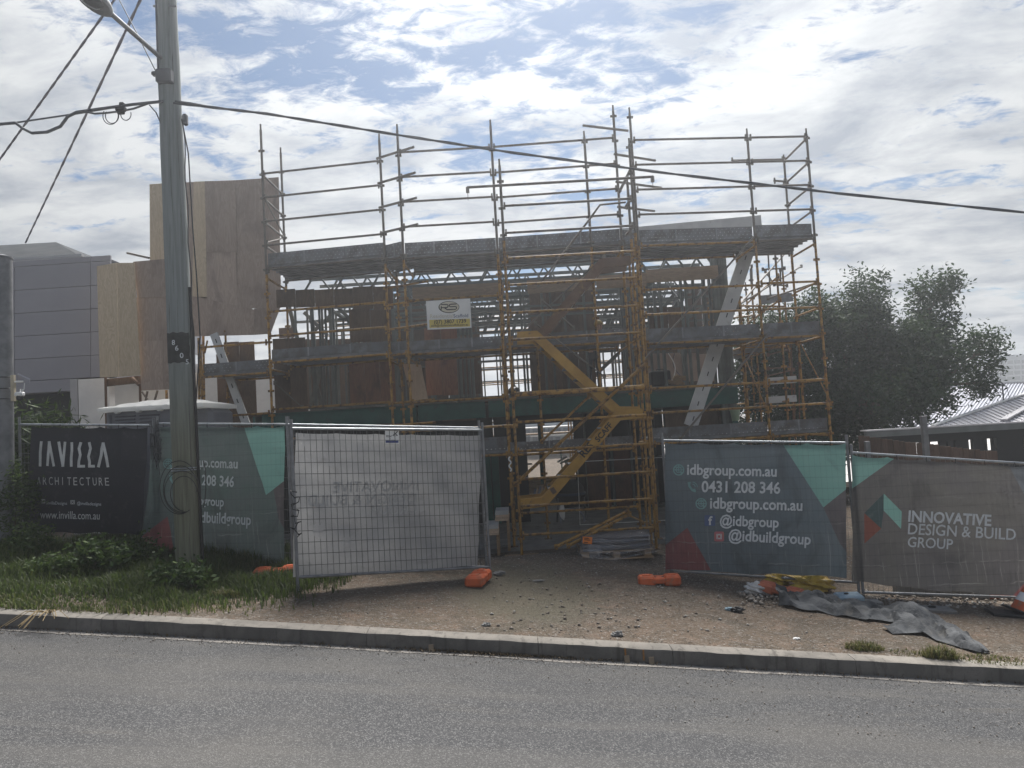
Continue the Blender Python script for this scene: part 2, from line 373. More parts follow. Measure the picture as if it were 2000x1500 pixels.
def axis(lo, hi, fine, mid0, mid1, coarse):
    a = [lo]
    while a[-1] < hi: a.append(a[-1] + (fine if mid0 <= a[-1] < mid1 else coarse(a[-1])))
    return a
XS = axis(-200, 200, .18, -9, 9, lambda x: max(.3, min(40, (abs(x) - 8.5) * .35)))
def ground_z(X, Y):
    near = 1 - smooth(14, 18, Y); k = smooth(kerb_y(X) + KW + .1, kerb_y(X) + KW + .8, Y)
    z = ground(X, Y)
    if abs(X) < 14 and Y < 16:
        z += noise2(X, Y) * .022 * k * near
        z += .10 * math.exp(-((X - .6) / 1.3) ** 2 - ((Y - 12.6) / .55) ** 2)       # spread gravel at the top of the drive
        z += .05 * math.exp(-((X - 2.6) / 1.2) ** 2 - ((Y - 11.6) / .6) ** 2)
        z -= .04 * math.exp(-((X - 3.6) / .5) ** 2 - ((Y - 8.8) / .25) ** 2)
    return z
mb = MB(); YS = [0.0]
while YS[-1] < 380: YS.append(YS[-1] + (.12 if YS[-1] < 6.5 else max(.3, YS[-1] * .15)))
YS = [-.001] + YS
for Yr in YS:
    for X in XS: mb.v.append((X, kerb_y(X) + KW + Yr, ground_z(X, kerb_y(X) + KW + Yr) - (.5 if Yr < 0 else 0)))
n = len(XS)
for j in range(len(YS) - 1):
    for i in range(n - 1): a = j * n + i; mb.f.append((a, a + 1, a + n + 1, a + n))
tag(mb.build('ground', VERGE, smooth=True), kind='structure')
mb = MB(); ry = [-60, -20, -8, -3, 0, 1, 2, 3, 4, 5, 6, 7]
def road_z(X, d): return hill(X) + .018 * min(d, 4.0)      # slight camber up from the kerb
rd = [0, .3, .6, 1, 1.5, 2, 3, 4, 6, 9, 14, 30, 80]
for d in rd:
    for X in XS: mb.v.append((X, kerb_y(X) - d, hill(X) + .012 * min(d, 3.0)))
for j in range(len(rd) - 1):
    for i in range(n - 1): a = j * n + i; mb.f.append((a + n, a + n + 1, a + 1, a))
tag(mb.build('road', ASPH, smooth=True), kind='structure')
GUT = M('dusty_concrete_edge', (.34, .31, .27), (.22, .205, .19), 5, .9, 0, .3, 40, c3=(.11, .105, .1), s3=6, t3=(.5, .62))
mb = MB(); xs = [x for x in XS if -40 < x < 40]
for x in xs:
    w = .115 + .02 * noise2(x * 2, 3)
    mb.v.append((x, kerb_y(x) - .001, hill(x) + .006)); mb.v.append((x, kerb_y(x) - w, hill(x) + .0055))
for i in range(len(xs) - 1): a = 2 * i; mb.f.append((a + 1, a + 3, a + 2, a))
tag(mb.build('gutter', GUT), kind='structure')
# kerb: separate cast lengths
def mat_kerb():
    t = NT('kerb_concrete'); v = t.coord('Object'); n1 = t.noise(v, 3, 8, .65, .4); n2 = t.noise(v, 40, 5, .6)
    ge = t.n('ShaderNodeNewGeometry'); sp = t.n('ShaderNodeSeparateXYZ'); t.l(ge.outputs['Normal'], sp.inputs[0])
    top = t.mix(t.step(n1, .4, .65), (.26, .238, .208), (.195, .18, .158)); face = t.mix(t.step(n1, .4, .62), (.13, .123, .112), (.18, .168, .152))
    col = t.mix(t.step(sp.outputs[2], .45, .8), face, top)      # face darker, top paler: back light put into the colour, plus road grime
    col = t.mix(t.math('MULTIPLY', t.step(n2, .55, .7), .35), col, (.08, .075, .07)); col = t.mix(t.math('MULTIPLY', t.step(t.noise(t.coord('Object', (5, 2, .6)), 2.2, 6, .65, .4), .52, .68), .6), col, (.065, .06, .052))
    oi = t.n('ShaderNodeObjectInfo'); hv = t.n('ShaderNodeHueSaturation'); t.l(col, hv.inputs['Color']); t.l(t.math('MULTIPLY_ADD', oi.outputs['Random'], .22, .9), hv.inputs['Value'])
    t.set(color=hv.outputs[0], rough=.9, spec=.2); t.bump(t.math('ADD', n1, t.math('MULTIPLY', n2, .4)), .5, .012); return t.m
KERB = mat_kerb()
kerb = thing('kerb', 'kerb of cast concrete lengths along the road', 'kerb', (0, 7.7, 0)); del kerb['label']; del kerb['category']; kerb['kind'] = 'structure'
cuts = [-30, -22, -14, -9.2, -7.1] + [gp(px, py).x for px, py in ((204, 1204), (718, 1232), (1050, 1246), (1307, 1260), (1664, 1284))] + [7.2, 10, 14, 22, 30]
for a, b in zip(cuts, cuts[1:]):
    mb = MB(); m = max(3, int((b - a) / .09)) if abs(a) < 10 else 6; rows = []
    for i in range(m + 1):
        t_ = i / m; X = a + .0025 + (b - a - .005) * t_; y0 = kerb_y(X); zb = hill(X) - .1; H = .155 + hill(X)
        end = max(0, .5 - min(t_, 1 - t_) * (b - a) * 4)             # corners knocked off at the joints
        ch = .022 + .018 * max(0, noise2(X * 6, 1.0)) + .03 * end * random.random()
        dz = .004 * noise2(X * 9, 4); dz -= .014 * max(0, noise2(X * 4.2, 9) - .45)
        pr = [(y0, zb), (y0 + .004, H - ch + dz), (y0 + ch * .45, H - ch * .35 + dz), (y0 + ch * 1.3, H + dz), (y0 + KW + .03, H + .004), (y0 + KW + .03, zb)]
        rows.append(pr)
        for (y, z) in pr: mb.v.append((X, y, z))
    k = 6
    for i in range(m):
        for j in range(k - 1): p = i * k + j; mb.f.append((p, p + k, p + k + 1, p + 1))
    mb.f.append(tuple(range(k))); mb.f.append(tuple(reversed(range(m * k, m * k + k))))
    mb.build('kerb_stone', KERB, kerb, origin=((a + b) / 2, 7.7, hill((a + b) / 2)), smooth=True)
# concrete slab under the house
SLABZ = .08
mb = MB(); mb.box((-.4, 19.3, SLABZ - .2), (12.0, 11.0, .4)); tag(mb.build('floor_slab', CONC), kind='structure')
# ---------------- loose stone
def stones(name, pts, rad, mat, parent=None):
    base = np.array([(1, 0, 0), (-1, 0, 0), (0, 1, 0), (0, -1, 0), (0, 0, .75), (0, 0, -.5)], float)
    tri = np.array([(0, 2, 4), (2, 1, 4), (1, 3, 4), (3, 0, 4), (2, 0, 5), (1, 2, 5), (3, 1, 5), (0, 3, 5)])
    P = np.asarray(pts); n = len(P); a = RNG.uniform(0, 6.28, n); ca, sa = np.cos(a), np.sin(a)
    V = base[None] * np.asarray(rad)[:, None, None] * RNG.uniform(.55, 1.25, (n, 6, 3))
    x = V[:, :, 0] * ca[:, None] - V[:, :, 1] * sa[:, None]; y = V[:, :, 0] * sa[:, None] + V[:, :, 1] * ca[:, None]
    V = np.stack([x, y, V[:, :, 2]], 2) + P[:, None, :]
    Fc = (tri[None] + (np.arange(n) * 6)[:, None, None]).reshape(-1, 3)
    return np_mesh(name, V.reshape(-1, 3), Fc, mat, parent, 'stuff', attr=np.repeat(RNG.uniform(0, 1, n), 6))
def mat_gravel():
    t = NT('gravel_stone'); at_ = t.n('ShaderNodeAttribute'); at_.attribute_name = 'tint'
    c = t.ramp(at_.outputs['Fac'], (0, (.16, .138, .115)), (.35, (.20, .172, .145)), (.7, (.25, .225, .195)), (1, (.42, .40, .37)))
    t.set(color=c, rough=.9, spec=.2); return t.m
GRAV = mat_gravel()
pts, rad = [], []
for _ in range(52000):
    X = random.uniform(-3.6, 7.5); Y = random.uniform(kerb_y(X) + .17, 13.4)
    dens = .22 + .9 * math.exp(-((X - 1.2) / 2.2) ** 2 - ((Y - 12.4) / .9) ** 2) + .35 * smooth(-.2, .5, noise2(X * 1.3, Y * 1.7)) + .3 * math.exp(-((X - 3) / 1.5) ** 2 - ((Y - 10.5) / 1) ** 2)
    if X < -2.2 and Y > 8.9: dens *= .3
    if random.random() > dens * .6: continue
    r = random.choice((.004, .005, .006, .008, .010)) * random.uniform(.8, 1.3)
    if random.random() < .008: r *= 2.0
    pts.append((X, Y, ground_z(X, Y) + r * .3)); rad.append(r)
stones('gravel', pts, rad, GRAV)
pts, rad = [], []
for _ in range(2200):                                  # crumbs of stone and soil swept into the gutter and over the road edge
    X = random.uniform(-6.5, 6.5); d = abs(random.gauss(0, .10)) + .01
    if X > 1 and random.random() < .5: d = random.uniform(.2, 1.6)
    elif random.random() < .12: d = random.uniform(.1, .8)
    r = random.uniform(.004, .011); Y = kerb_y(X) - d; pts.append((X, Y, hill(X) + .012 * d + r * .3 + .004)); rad.append(r)
stones('grit', pts, rad, GRAV)
# ---------------- grass
def mat_leaf(name, a, b, c, tr=.35, rough=.6, spec=.3):
    t = NT(name); at_ = t.n('ShaderNodeAttribute'); at_.attribute_name = 'tint'
    col = t.ramp(at_.outputs['Fac'], (0, a), (.55, b), (1, c)); t.set(color=col, rough=rough, spec=spec)
    tl = t.n('ShaderNodeBsdfTranslucent'); t.l(t.mix(.5, col, (.10, .16, .03)), tl.inputs[0])
    mx = t.n('ShaderNodeMixShader'); mx.inputs[0].default_value = tr; t.l(t.p.outputs[0], mx.inputs[1]); t.l(tl.outputs[0], mx.inputs[2]); t.l(mx.outputs[0], t.out.inputs[0])
    return t.m
GRASS = mat_leaf('grass_blade', (.034, .050, .016), (.070, .090, .030), (.17, .15, .07))
DRY = mat_leaf('dry_grass_blade', (.06, .07, .025), (.14, .12, .05), (.26, .20, .10))
def blades(name, bases, hts, mat, lean=.55, w=.006, parent=None, kind='stuff', tint=None):
    B = np.asarray(bases, float); n = len(B); h = np.asarray(hts, float); a = RNG.uniform(0, 6.283, n); l = RNG.uniform(.1, 1, n) * lean
    d = np.stack([np.cos(a), np.sin(a), np.zeros(n)], 1); s = np.stack([-np.sin(a), np.cos(a), np.zeros(n)], 1) * (w * RNG.uniform(.6, 1.4, n))[:, None]
    mid = B + d * (h * l * .35)[:, None] + np.array([0, 0, 1]) * (h * .62)[:, None]
    tip = B + d * (h * l)[:, None] + np.array([0, 0, 1]) * (h * (1 - .35 * l))[:, None]
    V = np.stack([B - s, B + s, mid - s * .7, mid + s * .7, tip], 1).reshape(-1, 3)
    i = np.arange(n)[:, None] * 5
    Fc = np.concatenate([i + np.array([[0, 1, 3]]), i + np.array([[0, 3, 2]]), i + np.array([[2, 3, 4]])])
    tv = RNG.uniform(0, 1, n) if tint is None else np.asarray(tint)
    return np_mesh(name, V, Fc, mat, parent, kind, attr=np.repeat(tv, 5))
bs, hs, tn = [], [], []
edge = [(-12, 8.2), (-5, 8.05), (-3.75, 8.35), (-3.3, 8.9), (-2.95, 9.7), (-2.9, 10.5), (-2.7, 10.9)]
def grass_right(Y):
    return np.interp(Y, [e[1] for e in sorted(edge, key=lambda e: e[1])], [e[0] for e in sorted(edge, key=lambda e: e[1])])
while len(bs) < 52000:
    X = random.uniform(-8.6, -2.4); Y = random.uniform(kerb_y(X) + .15, 11.8)
    xr = -3.75 - max(0, 8.35 - Y) * 3.2 if Y < 8.35 else float(np.interp(Y, [8.35, 8.9, 9.7, 10.9, 12], [-3.75, -3.35, -3.0, -2.75, -2.75]))
    if X > xr + random.gauss(0, .40): continue
    cl = noise2(X * 2.2, Y * 2.6); far = smooth(8.1, 10.4, Y)
    if random.random() > .68 + .4 * cl + .2 * far: continue
    h = (.075 + .14 * far) * random.uniform(.5, 1.5) * (1 + .5 * cl)
    bs.append((X, Y, ground_z(X, Y) - .01)); hs.append(max(.03, h)); tn.append(min(1, max(0, random.gauss(.42 - .3 * far * .5 + (.25 if Y < 8.5 else 0), .2))))
blades('grass', bs, hs, GRASS, .8, .007, tint=tn)
def tuft(px, py, r, h, n, label, mat=DRY):
    c = gp(px, py); t = []; hh = []
    for _ in range(n):
        a = random.uniform(0, 6.28); q = r * math.sqrt(random.random()); X, Y = c.x + q * math.cos(a) * 1.6, c.y + q * math.sin(a) * .7
        t.append((X, Y, ground_z(X, Y) - .01)); hh.append(h * random.uniform(.5, 1.2) * (1 - .4 * q / r))
    o = blades('grass_tuft', t, hh, mat, 1.0, .005, kind=None); tag(o, label, 'grass tuft', 'tufts of grass along the verge'); return o
tuft(1688, 1268, .13, .13, 420, 'dry grass tuft on the bare dirt just below the crumpled black sheet')
tuft(1838, 1285, .12, .20, 420, 'taller green grey grass tuft against the tip of the black sheet')
tuft(545, 1155, .13, .24, 380, 'grass tuft at the foot of the gate post wrapped in tie wire', GRASS)
tuft(1940, 1290, .25, .07, 420, 'low thin grass spread along the kerb beyond the tip of the black sheet')
tuft(1790, 1277, .18, .06, 200, 'very short sparse grass between the two tufts near the black sheet')
tuft(440, 1165, .12, .16, 260, 'straggly grass tuft where the green verge ends beside the dirt', DRY)
# ------------------------------------------------------------------ text and prints on flat sheets
class Sheet:
    """a vertical sheet through two base points; prints are laid on it in its own metres (s along, z up)"""
    def __init__(s, p0, p1, amp=.0, seed=0, fold=1.0):
        s.o = Vector((p0[0], p0[1], 0)); e = Vector((p1[0] - p0[0], p1[1] - p0[1], 0)); s.W = e.length; s.e = e.normalized()
        s.n = Vector((s.e.y, -s.e.x, 0)); s.amp = amp; s.seed = seed; s.fold = fold
    def px(s, x, y):
        d = at(x, y, 10.0) - EYE; t = (s.o - EYE).dot(s.n) / d.dot(s.n); p = EYE + d * t
        return ((p - s.o).dot(s.e), p.z)
    def wave(s, a, z):
        if not s.amp: return 0
        k = s.seed; f = s.fold
        r = math.sin(a * 2.1 + 2.2 * math.sin(z * 1.3 + k) + k) * .55 + math.sin((a * .8 + z * 1.4) * 4.3 + k * 2 + 1.5 * math.sin(a * 2.7)) * .22 * f
        r += abs(math.sin((a * 1.1 - z * .9) * 5.2 + k)) * .20 * f + math.sin(a * 17 + z * 3 + k) * .05 * f + math.sin(z * 21 + a * 6) * .04 * f
        return r * s.amp
    def pt(s, a, z, off=0.0): return s.o + s.e * a + Vector((0, 0, z)) + s.n * (off + s.wave(a, z))
FONTC = {}
def glyphs(body, bold=0.0, res=3):
    key = (body, bold)
    if key in FONTC: return FONTC[key]
    c = bpy.data.curves.new('text', 'FONT'); c.body = body; c.size = 1; c.offset = bold; c.resolution_u = res; c.fill_mode = 'FRONT'
    o = bpy.data.objects.new('text', c); COL.objects.link(o); bpy.context.view_layer.update()
    me = bpy.data.meshes.new_from_object(o.evaluated_get(bpy.context.evaluated_depsgraph_get()))
    V = [(v.co.x, v.co.y) for v in me.vertices]; Fs = [tuple(p.vertices) for p in me.polygons]
    bpy.data.objects.remove(o); bpy.data.curves.remove(c); bpy.data.meshes.remove(me)
    FONTC[key] = (V, Fs); return FONTC[key]
def text(sheet, body, p0, p1, mat, parent, bold=.012, vs=1.0, off=.005, mirror=False, name='lettering', slant=0):
    V, Fs = glyphs(body, bold); x0 = min(v[0] for v in V); x1 = max(v[0] for v in V)
    d = Vector((p1[0] - p0[0], p1[1] - p0[1])); u = d.normalized(); k = d.length / (x1 - x0); up = Vector((u.y, -u.x)); mb = MB()
    for (x, y) in V:
        q = Vector(p0) + u * (x - x0 + slant * y) * k + up * y * k * vs; a, z = sheet.px(*q); mb.v.append(tuple(sheet.pt(a, z, off)))
    mb.f = list(Fs); return mb.build(name, mat, parent)
def polyprint(sheet, polys, mat, parent, name, off=.005):
    mb = MB()
    for poly in polys:
        n = len(mb.v); mb.v += [tuple(sheet.pt(*sheet.px(*p), off)) for p in poly]; mb.f.append(tuple(range(n, n + len(poly))))
    return mb.build(name, mat, parent)
def strokes(lines, w):
    """polylines -> quads with mitred-ish joints, in pixels"""
    out = []
    for ln in lines:
        pts = [Vector(p) for p in ln]; L, Rr = [], []
        for i, p in enumerate(pts):
            d = (pts[min(i + 1, len(pts) - 1)] - pts[max(i - 1, 0)]).normalized(); nn = Vector((-d.y, d.x)) * w / 2
            if 0 < i < len(pts) - 1:
                d1 = (pts[i] - pts[i - 1]).normalized(); nn = nn / max(.35, abs(Vector((-d1.y, d1.x)).dot(nn.normalized())))
            L.append(p + nn); Rr.append(p - nn)
        for i in range(len(pts) - 1): out.append([L[i], L[i + 1], Rr[i + 1], Rr[i]])
    return out
def ring(cx, cy, r, w, n=20, a0=0, a1=6.2832):
    return [[(cx + q * math.cos(a), cy + q * math.sin(a)) for a, q in ((a_, r), (b_, r), (b_, r - w), (a_, r - w))] for a_, b_ in [(a0 + (a1 - a0) * i / n, a0 + (a1 - a0) * (i + 1) / n) for i in range(n)]]
def rsq(cx, cy, h, r, n=4):
    return [[(cx + sx * (h - r) + r * math.cos(a), cy + sy * (h - r) + r * math.sin(a)) for sx, sy, q in ((1, 1, 0), (-1, 1, 1), (-1, -1, 2), (1, -1, 3)) for a in [q * 1.5708 + 1.5708 * i / n for i in range(n + 1)]]]
def banner_mat(name, base, base2, polys, sheet, rect, tr=.25, grey=None, scr=True):
    """printed mesh cloth: flat colour areas by UV, faint weave, creases and scuffs"""
    t = NT(name); uvn = t.n('ShaderNodeUVMap'); uvn.uv_map = 'UVMap'; sp = t.n('ShaderNodeSeparateXYZ'); t.l(uvn.outputs[0], sp.inputs[0]); u, v = sp.outputs[0], sp.outputs[1]
    ob = t.coord('Object'); n1 = t.noise(ob, 1.4, 6, .6, .5)
    col = t.mix(t.step(n1, .35, .65), base, base2)
    for pts, c in polys:
        q = [sheet.px(*p) for p in pts]; area = sum(a[0] * b[1] - b[0] * a[1] for a, b in zip(q, q[1:] + q[:1]))
        if area < 0: q.reverse()
        m = None
        for a, b in zip(q, q[1:] + q[:1]):
            A, B = -(b[1] - a[1]), (b[0] - a[0]); C = -(A * a[0] + B * a[1])
            k = t.math('GREATER_THAN', t.math('MULTIPLY_ADD', u, A, t.math('MULTIPLY_ADD', v, B, C)), 0.0)
            m = k if m is None else t.math('MULTIPLY', m, k)
        col = t.mix(t.math('MULTIPLY', m, .93), col, c)
    n2 = t.noise(ob, 6, 8, .65, .3); col = t.mix(t.math('MULTIPLY', t.step(n2, .55, .75), .22), col, (.25, .25, .24))
    # weave
    wv = t.math('MULTIPLY', t.math('ADD', t.math('SINE', t.math('MULTIPLY', u, 700)), t.math('SINE', t.math('MULTIPLY', v, 700))), .5)
    col = t.mix(t.math('MULTIPLY_ADD', wv, .10, .10, True), col, (.02, .022, .024))
    for ax, gap in ((u, .0762), (v, .165)):                # dark show-through of the wires behind, put into the colour
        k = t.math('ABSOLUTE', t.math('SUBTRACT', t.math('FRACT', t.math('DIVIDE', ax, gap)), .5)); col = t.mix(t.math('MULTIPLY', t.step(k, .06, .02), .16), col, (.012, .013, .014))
    if scr:   # pale crease lines rubbed into the lower half
        lo = t.step(v, rect[1] + (rect[3] - rect[1]) * .50, rect[1] + (rect[3] - rect[1]) * .2)
        lines = None
        for sc, ax, gap in ((3.0, u, .19), (4.0, v, .31), (2.0, u, .23)):
            q = t.noise(t.coord('Object', (1, 1, 1), loc=(sc * 3, 1, 2)), sc, 4, .55); k = t.math('FRACT', t.math('DIVIDE', t.math('MULTIPLY_ADD', q, .10, ax), gap)); l = t.math('MULTIPLY', t.step(t.math('ABSOLUTE', t.math('SUBTRACT', k, .5)), .035, .008), t.step(t.noise(t.coord('Object', (1, 1, 1), loc=(sc, 7, 2)), 2.3, 4, .6), .46, .62))
            lines = l if lines is None else t.math('MAXIMUM', lines, l)
        col = t.mix(t.math('MULTIPLY', t.math('MULTIPLY', lines, t.math('MULTIPLY_ADD', lo, .8, .2)), .34), col, (.42, .42, .41))
        sh = t.noise(t.coord('Object', (.8, .8, .5), loc=(3, 3, 1)), 1.7, 5, .6, .8); col = t.mix(t.math('MULTIPLY', t.step(sh, .5, .66), .35), col, (.03, .032, .034))
    t.set(color=col, rough=.55, spec=.25); t.bump(t.math('ADD', t.math('MULTIPLY', wv, .3), t.math('ADD', n2, t.math('MULTIPLY', n1, 2.0))), .5, .03)
    tl = t.n('ShaderNodeBsdfTranslucent'); t.l(col, tl.inputs[0]); mx = t.n('ShaderNodeMixShader'); mx.inputs[0].default_value = tr
    t.l(t.p.outputs[0], mx.inputs[1]); t.l(tl.outputs[0], mx.inputs[2]); t.l(mx.outputs[0], t.out.inputs[0]); return t.m
def cloth(sheet, corners, mat, parent, nu=70, nv=50, sag=.02, name='cloth', off=0.0, hem=.0):
    TL, TR, BR, BL = [sheet.px(*c) for c in corners]; mb = MB(); mb.uv = []
    for j in range(nv + 1):
        for i in range(nu + 1):
            a, b = i / nu, j / nv
            s_ = (BL[0] * (1 - a) + BR[0] * a) * (1 - b) + (TL[0] * (1 - a) + TR[0] * a) * b; z = (BL[1] * (1 - a) + BR[1] * a) * (1 - b) + (TL[1] * (1 - a) + TR[1] * a) * b
            z -= sag * (abs(math.sin(a * 5 * math.pi)) ** .6) * b ** 6 * 1.0
            z += hem * (.5 * math.sin(a * 9 + 1) + .5 * math.sin(a * 23)) * (1 - b) ** 4
            mb.uv.append((s_, z)); mb.v.append(tuple(sheet.pt(s_, z, off)))
    for j in range(nv):
        for i in range(nu): k = j * (nu + 1) + i; mb.f.append((k, k + 1, k + nu + 2, k + nu + 1))
    o = mb.build(name, mat, parent, smooth=True); return o, (min(TL[0], BL[0]), min(BL[1], BR[1]), max(TR[0], BR[0]), max(TL[1], TR[1]))
# ------------------------------------------------------------------ temporary fence panels
def fence(P0, P1, z0b, z0t, z1b, z1t, label, group='temporary mesh fence panels along the site front', stick=.12, legs=(None, None), wires=True, nv=34, rows=13, wr=.0022, wm=None):
    """P0,P1: (X,Y) of the two posts; heights of bottom and top rail at both ends"""
    A, B = Vector((P0[0], P0[1], 0)), Vector((P1[0], P1[1], 0)); t = thing('mesh_fence', label, 'fence panel', (A.x, A.y, z0b), group)
    for P, zb, zt, lg in ((A, z0b, z0t, legs[0]), (B, z1b, z1t, legs[1])):
        MB().tube([(P.x, P.y, lg if lg is not None else zb - .12), (P.x, P.y, zt + stick)], .021, 10).build('post', GALVD, t)
    d = (B - A).normalized() * .0
    MB().tube([A + Vector((0, 0, z0t)), B + Vector((0, 0, z1t))], .019, 10).build('top_rail', GALV, t)
    MB().tube([A + Vector((0, 0, z0b)), B + Vector((0, 0, z1b))], .019, 10).build('bottom_rail', GALVD, t)
    if wires:
        mb = MB(); n = Vector(((B - A).y, -(B - A).x, 0)).normalized()
        for i in range(1, nv):
            a = i / nv; p = A.lerp(B, a); mb.tube([p + Vector((0, 0, z0b + (z1b - z0b) * a)), p + Vector((0, 0, z0t + (z1t - z0t) * a))], wr, 4, False)
        for j in range(1, rows):
            b = j / rows; mb.tube([A + n * .003 + Vector((0, 0, z0b + (z0t - z0b) * b)), B + n * .003 + Vector((0, 0, z1b + (z1t - z1b) * b))], wr, 4, False)
        mb.build('wire_mesh', wm or GALVD, t, kind='stuff')
    return t
def XYZ(px, py, Y): p = at(px, py, Y); return p
def foot(c, ang, label, mat=ORANGE, L=.62, W=.23, H=.15, tilt=0):
    t = thing('ballast_block', label, 'fence foot', c, 'plastic fence feet'); Rm = Matrix.Rotation(R(ang), 3, 'Z') @ Matrix.Rotation(R(tilt), 3, 'Y'); C = Vector(c); mb = MB()
    for sx in (-1, 1): mb.cbox(C + Rm @ Vector((sx * L * .30, 0, H * .5)), (L * .40, W, H), .03, Rm)
    mb.cbox(C + Rm @ Vector((0, 0, H * .55)), (L * .3, W * .96, H * .55), .015, Rm)
    for sx in (-1, 1): mb.cbox(C + Rm @ Vector((sx * L * .30, 0, H * 1.0)), (L * .2, W * .4, .03), .01, Rm)
    mb.build('base_block', mat, t)
    for sx in (-.06, .06): MB().tube([C + Rm @ Vector((sx, 0, H * .80)), C + Rm @ Vector((sx, 0, H * .84))], .024, 10).build('post_socket', BLACK, t)
    return t
GP = lambda x, y: gp(x, y)
# --- left line of the fence
pA = at(38, 830, 11.55); pB = at(300, 830, 11.2); pC = at(566, 830, 10.6)
LFZ = lambda px, py, Y: at(px, py, Y).z
fence((pA.x, pA.y), (pB.x, pB.y), LFZ(38, 1075, 11.55), LFZ(38, 829, 11.55), LFZ(300, 1075, 11.2), LFZ(300, 831, 11.2), 'bare grey fence panel carrying the black architect banner', nv=32)
fence((pB.x + .07, pB.y - .015), (pC.x - .03, pC.y + .02), LFZ(303, 1082, 11.2), LFZ(303, 828, 11.2), LFZ(560, 1103, 10.6), LFZ(560, 829, 10.6), 'grey fence panel behind the wooden pole holding the green grey banner')
pZ = at(24, 830, 11.45); e_ = (pZ - at(300, 830, 11.2)).normalized(); pY = pZ + Vector((-2.35, .25, 0))
fence((pY.x, pY.y), (pZ.x, pZ.y), LFZ(20, 1075, 11.5) + .2, LFZ(20, 829, 11.5) + .08, LFZ(24, 1075, 11.45), LFZ(24, 828, 11.45), 'fence panel beside the galvanised camera pole')
# white gate panel
gA = at(569, 840, 9.25); gB = at(942, 840, 10.9)
fence((gA.x, gA.y), (gB.x, gB.y), LFZ(569, 1128, 9.25), LFZ(569, 837, 9.25), LFZ(942, 1108, 10.9), LFZ(942, 840, 10.9), 'tilted gate panel with pale plastic sheet behind its wire mesh', legs=(gp(569, 1152).z, gp(944, 1105).z), nv=36, rows=13, wr=.0032, wm=M('dark_wire', (.10, .105, .11), None, 4, .5, .3))
hA = at(561, 840, 10.55); hB = at(936, 840, 11.15)
fence((hA.x, hA.y), (hB.x, hB.y), LFZ(561, 1100, 10.55), LFZ(561, 829, 10.55), LFZ(936, 1108, 11.15), LFZ(936, 836, 11.15), 'second grey panel folded flat behind the pale gate sheet', nv=30)
# right line
rA = at(1294, 865, 11.6); rB = at(1654, 866, 10.6); rC = at(2012, 905, 10.35)
fence((rA.x, rA.y), (rB.x, rB.y), LFZ(1300, 1116, 11.6), LFZ(1297, 860, 11.6), LFZ(1654, 1139, 10.6), LFZ(1654, 865, 10.6), 'fence panel beside the driveway opening under the slate contact banner', legs=(gp(1294, 1122).z, gp(1656, 1160).z))
rB2 = rB + Vector((.045, -.03, 0))
fence((rB2.x, rB2.y), (rC.x, rC.y), LFZ(1664, 1158, 10.57), LFZ(1664, 884, 10.57), LFZ(2010, 1170, 10.35), LFZ(2010, 906, 10.35), 'fence panel under the banner of capital letters', legs=(gp(1656, 1160).z, None))
# fence feet
foot(gp(541, 1128), 8, 'orange foot half hidden in the grass beside the gate sheet')
foot(gp(935, 1139), 78, 'orange foot seen end on at the drive side post of the pale gate', L=.55, W=.27)
foot(gp(1288, 1143), -6, 'bright orange foot lying broadside at the driveway post of the contact banner')
foot(gp(1526, 1165) + Vector((0, .05, .0)), -38, 'faded salmon foot lying beside the yellow bags', ORANGEF, tilt=8)
foot(gp(1990, 1176) + Vector((0, .3, 0)), 4, 'orange foot behind the traffic cone')
# ------------------------------------------------------------------ banners
def banner(sheet, corners, base, base2, polys, label, name, tr=.25, sag=.03, scr=True, hem=.02, off=.045, group='printed mesh banners on the fence'):
    p = sheet.pt(0, sheet.px(*corners[3])[1]); t = thing('fence_banner', label, 'banner', p, group)
    q = [sheet.px(*c) for c in corners]; rect = (min(a[0] for a in q), min(a[1] for a in q), max(a[0] for a in q), max(a[1] for a in q))
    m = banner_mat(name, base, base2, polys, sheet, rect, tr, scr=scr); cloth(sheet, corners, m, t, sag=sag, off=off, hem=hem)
    mb = MB()
    for k in range(6):                                  # cable ties / eyelets on the top hem
        x = corners[0][0] + (corners[1][0] - corners[0][0]) * (k + .5) / 6; y = corners[0][1] + (corners[1][1] - corners[0][1]) * (k + .5) / 6
        a, z = sheet.px(x, y + 3); c = sheet.pt(a, z, off + .004); mb.tube([c + Vector((0, 0, -.01)), c + Vector((0, 0, .055))], .005, 6)
    mb.build('cable_ties', BLACK, t); return t
OFF = .051
def globe(sh, cx, cy, r, mat, t):
    pr = ring(cx, cy, r, r * .2) + strokes([[(cx - r, cy), (cx + r, cy)], [(cx, cy - r), (cx, cy + r * .3)], [(cx - r * .85, cy - r * .5), (cx + r * .85, cy - r * .5)]], r * .15)
    pr += ring(cx - r * .0, cy, r * .55, r * .14, 16) + [[(cx + r * .15, cy + r * .15), (cx + r * .95, cy + r * .5), (cx + r * .6, cy + r * .62), (cx + r * .45, cy + r * 1.0)]]
    polyprint(sh, pr, mat, t, 'globe_icon', OFF)
def phone(sh, cx, cy, r, mat, t):
    pr = strokes([[(cx - r * .75, cy - r * .8), (cx - r * .65, cy - r * .1), (cx - r * .1, cy + r * .65), (cx + r * .6, cy + r * .9)]], r * .42) + strokes([[(cx - r * .95, cy - r * .75), (cx - r * .35, cy - r * .8)], [(cx + r * .1, cy + r * .6), (cx + r * .5, cy + r * .45)]], r * .3)
    pr += ring(cx - r * .05, cy, r * .6, r * .16, 8, -1.5, .1) + ring(cx - r * .05, cy, r * 1.0, r * .16, 8, -1.5, .1); polyprint(sh, pr, mat, t, 'phone_icon', OFF)
TEAL = (.20, .40, .36); SL = (.130, .168, .195); SL2 = (.155, .19, .212); RED = (.27, .09, .09)
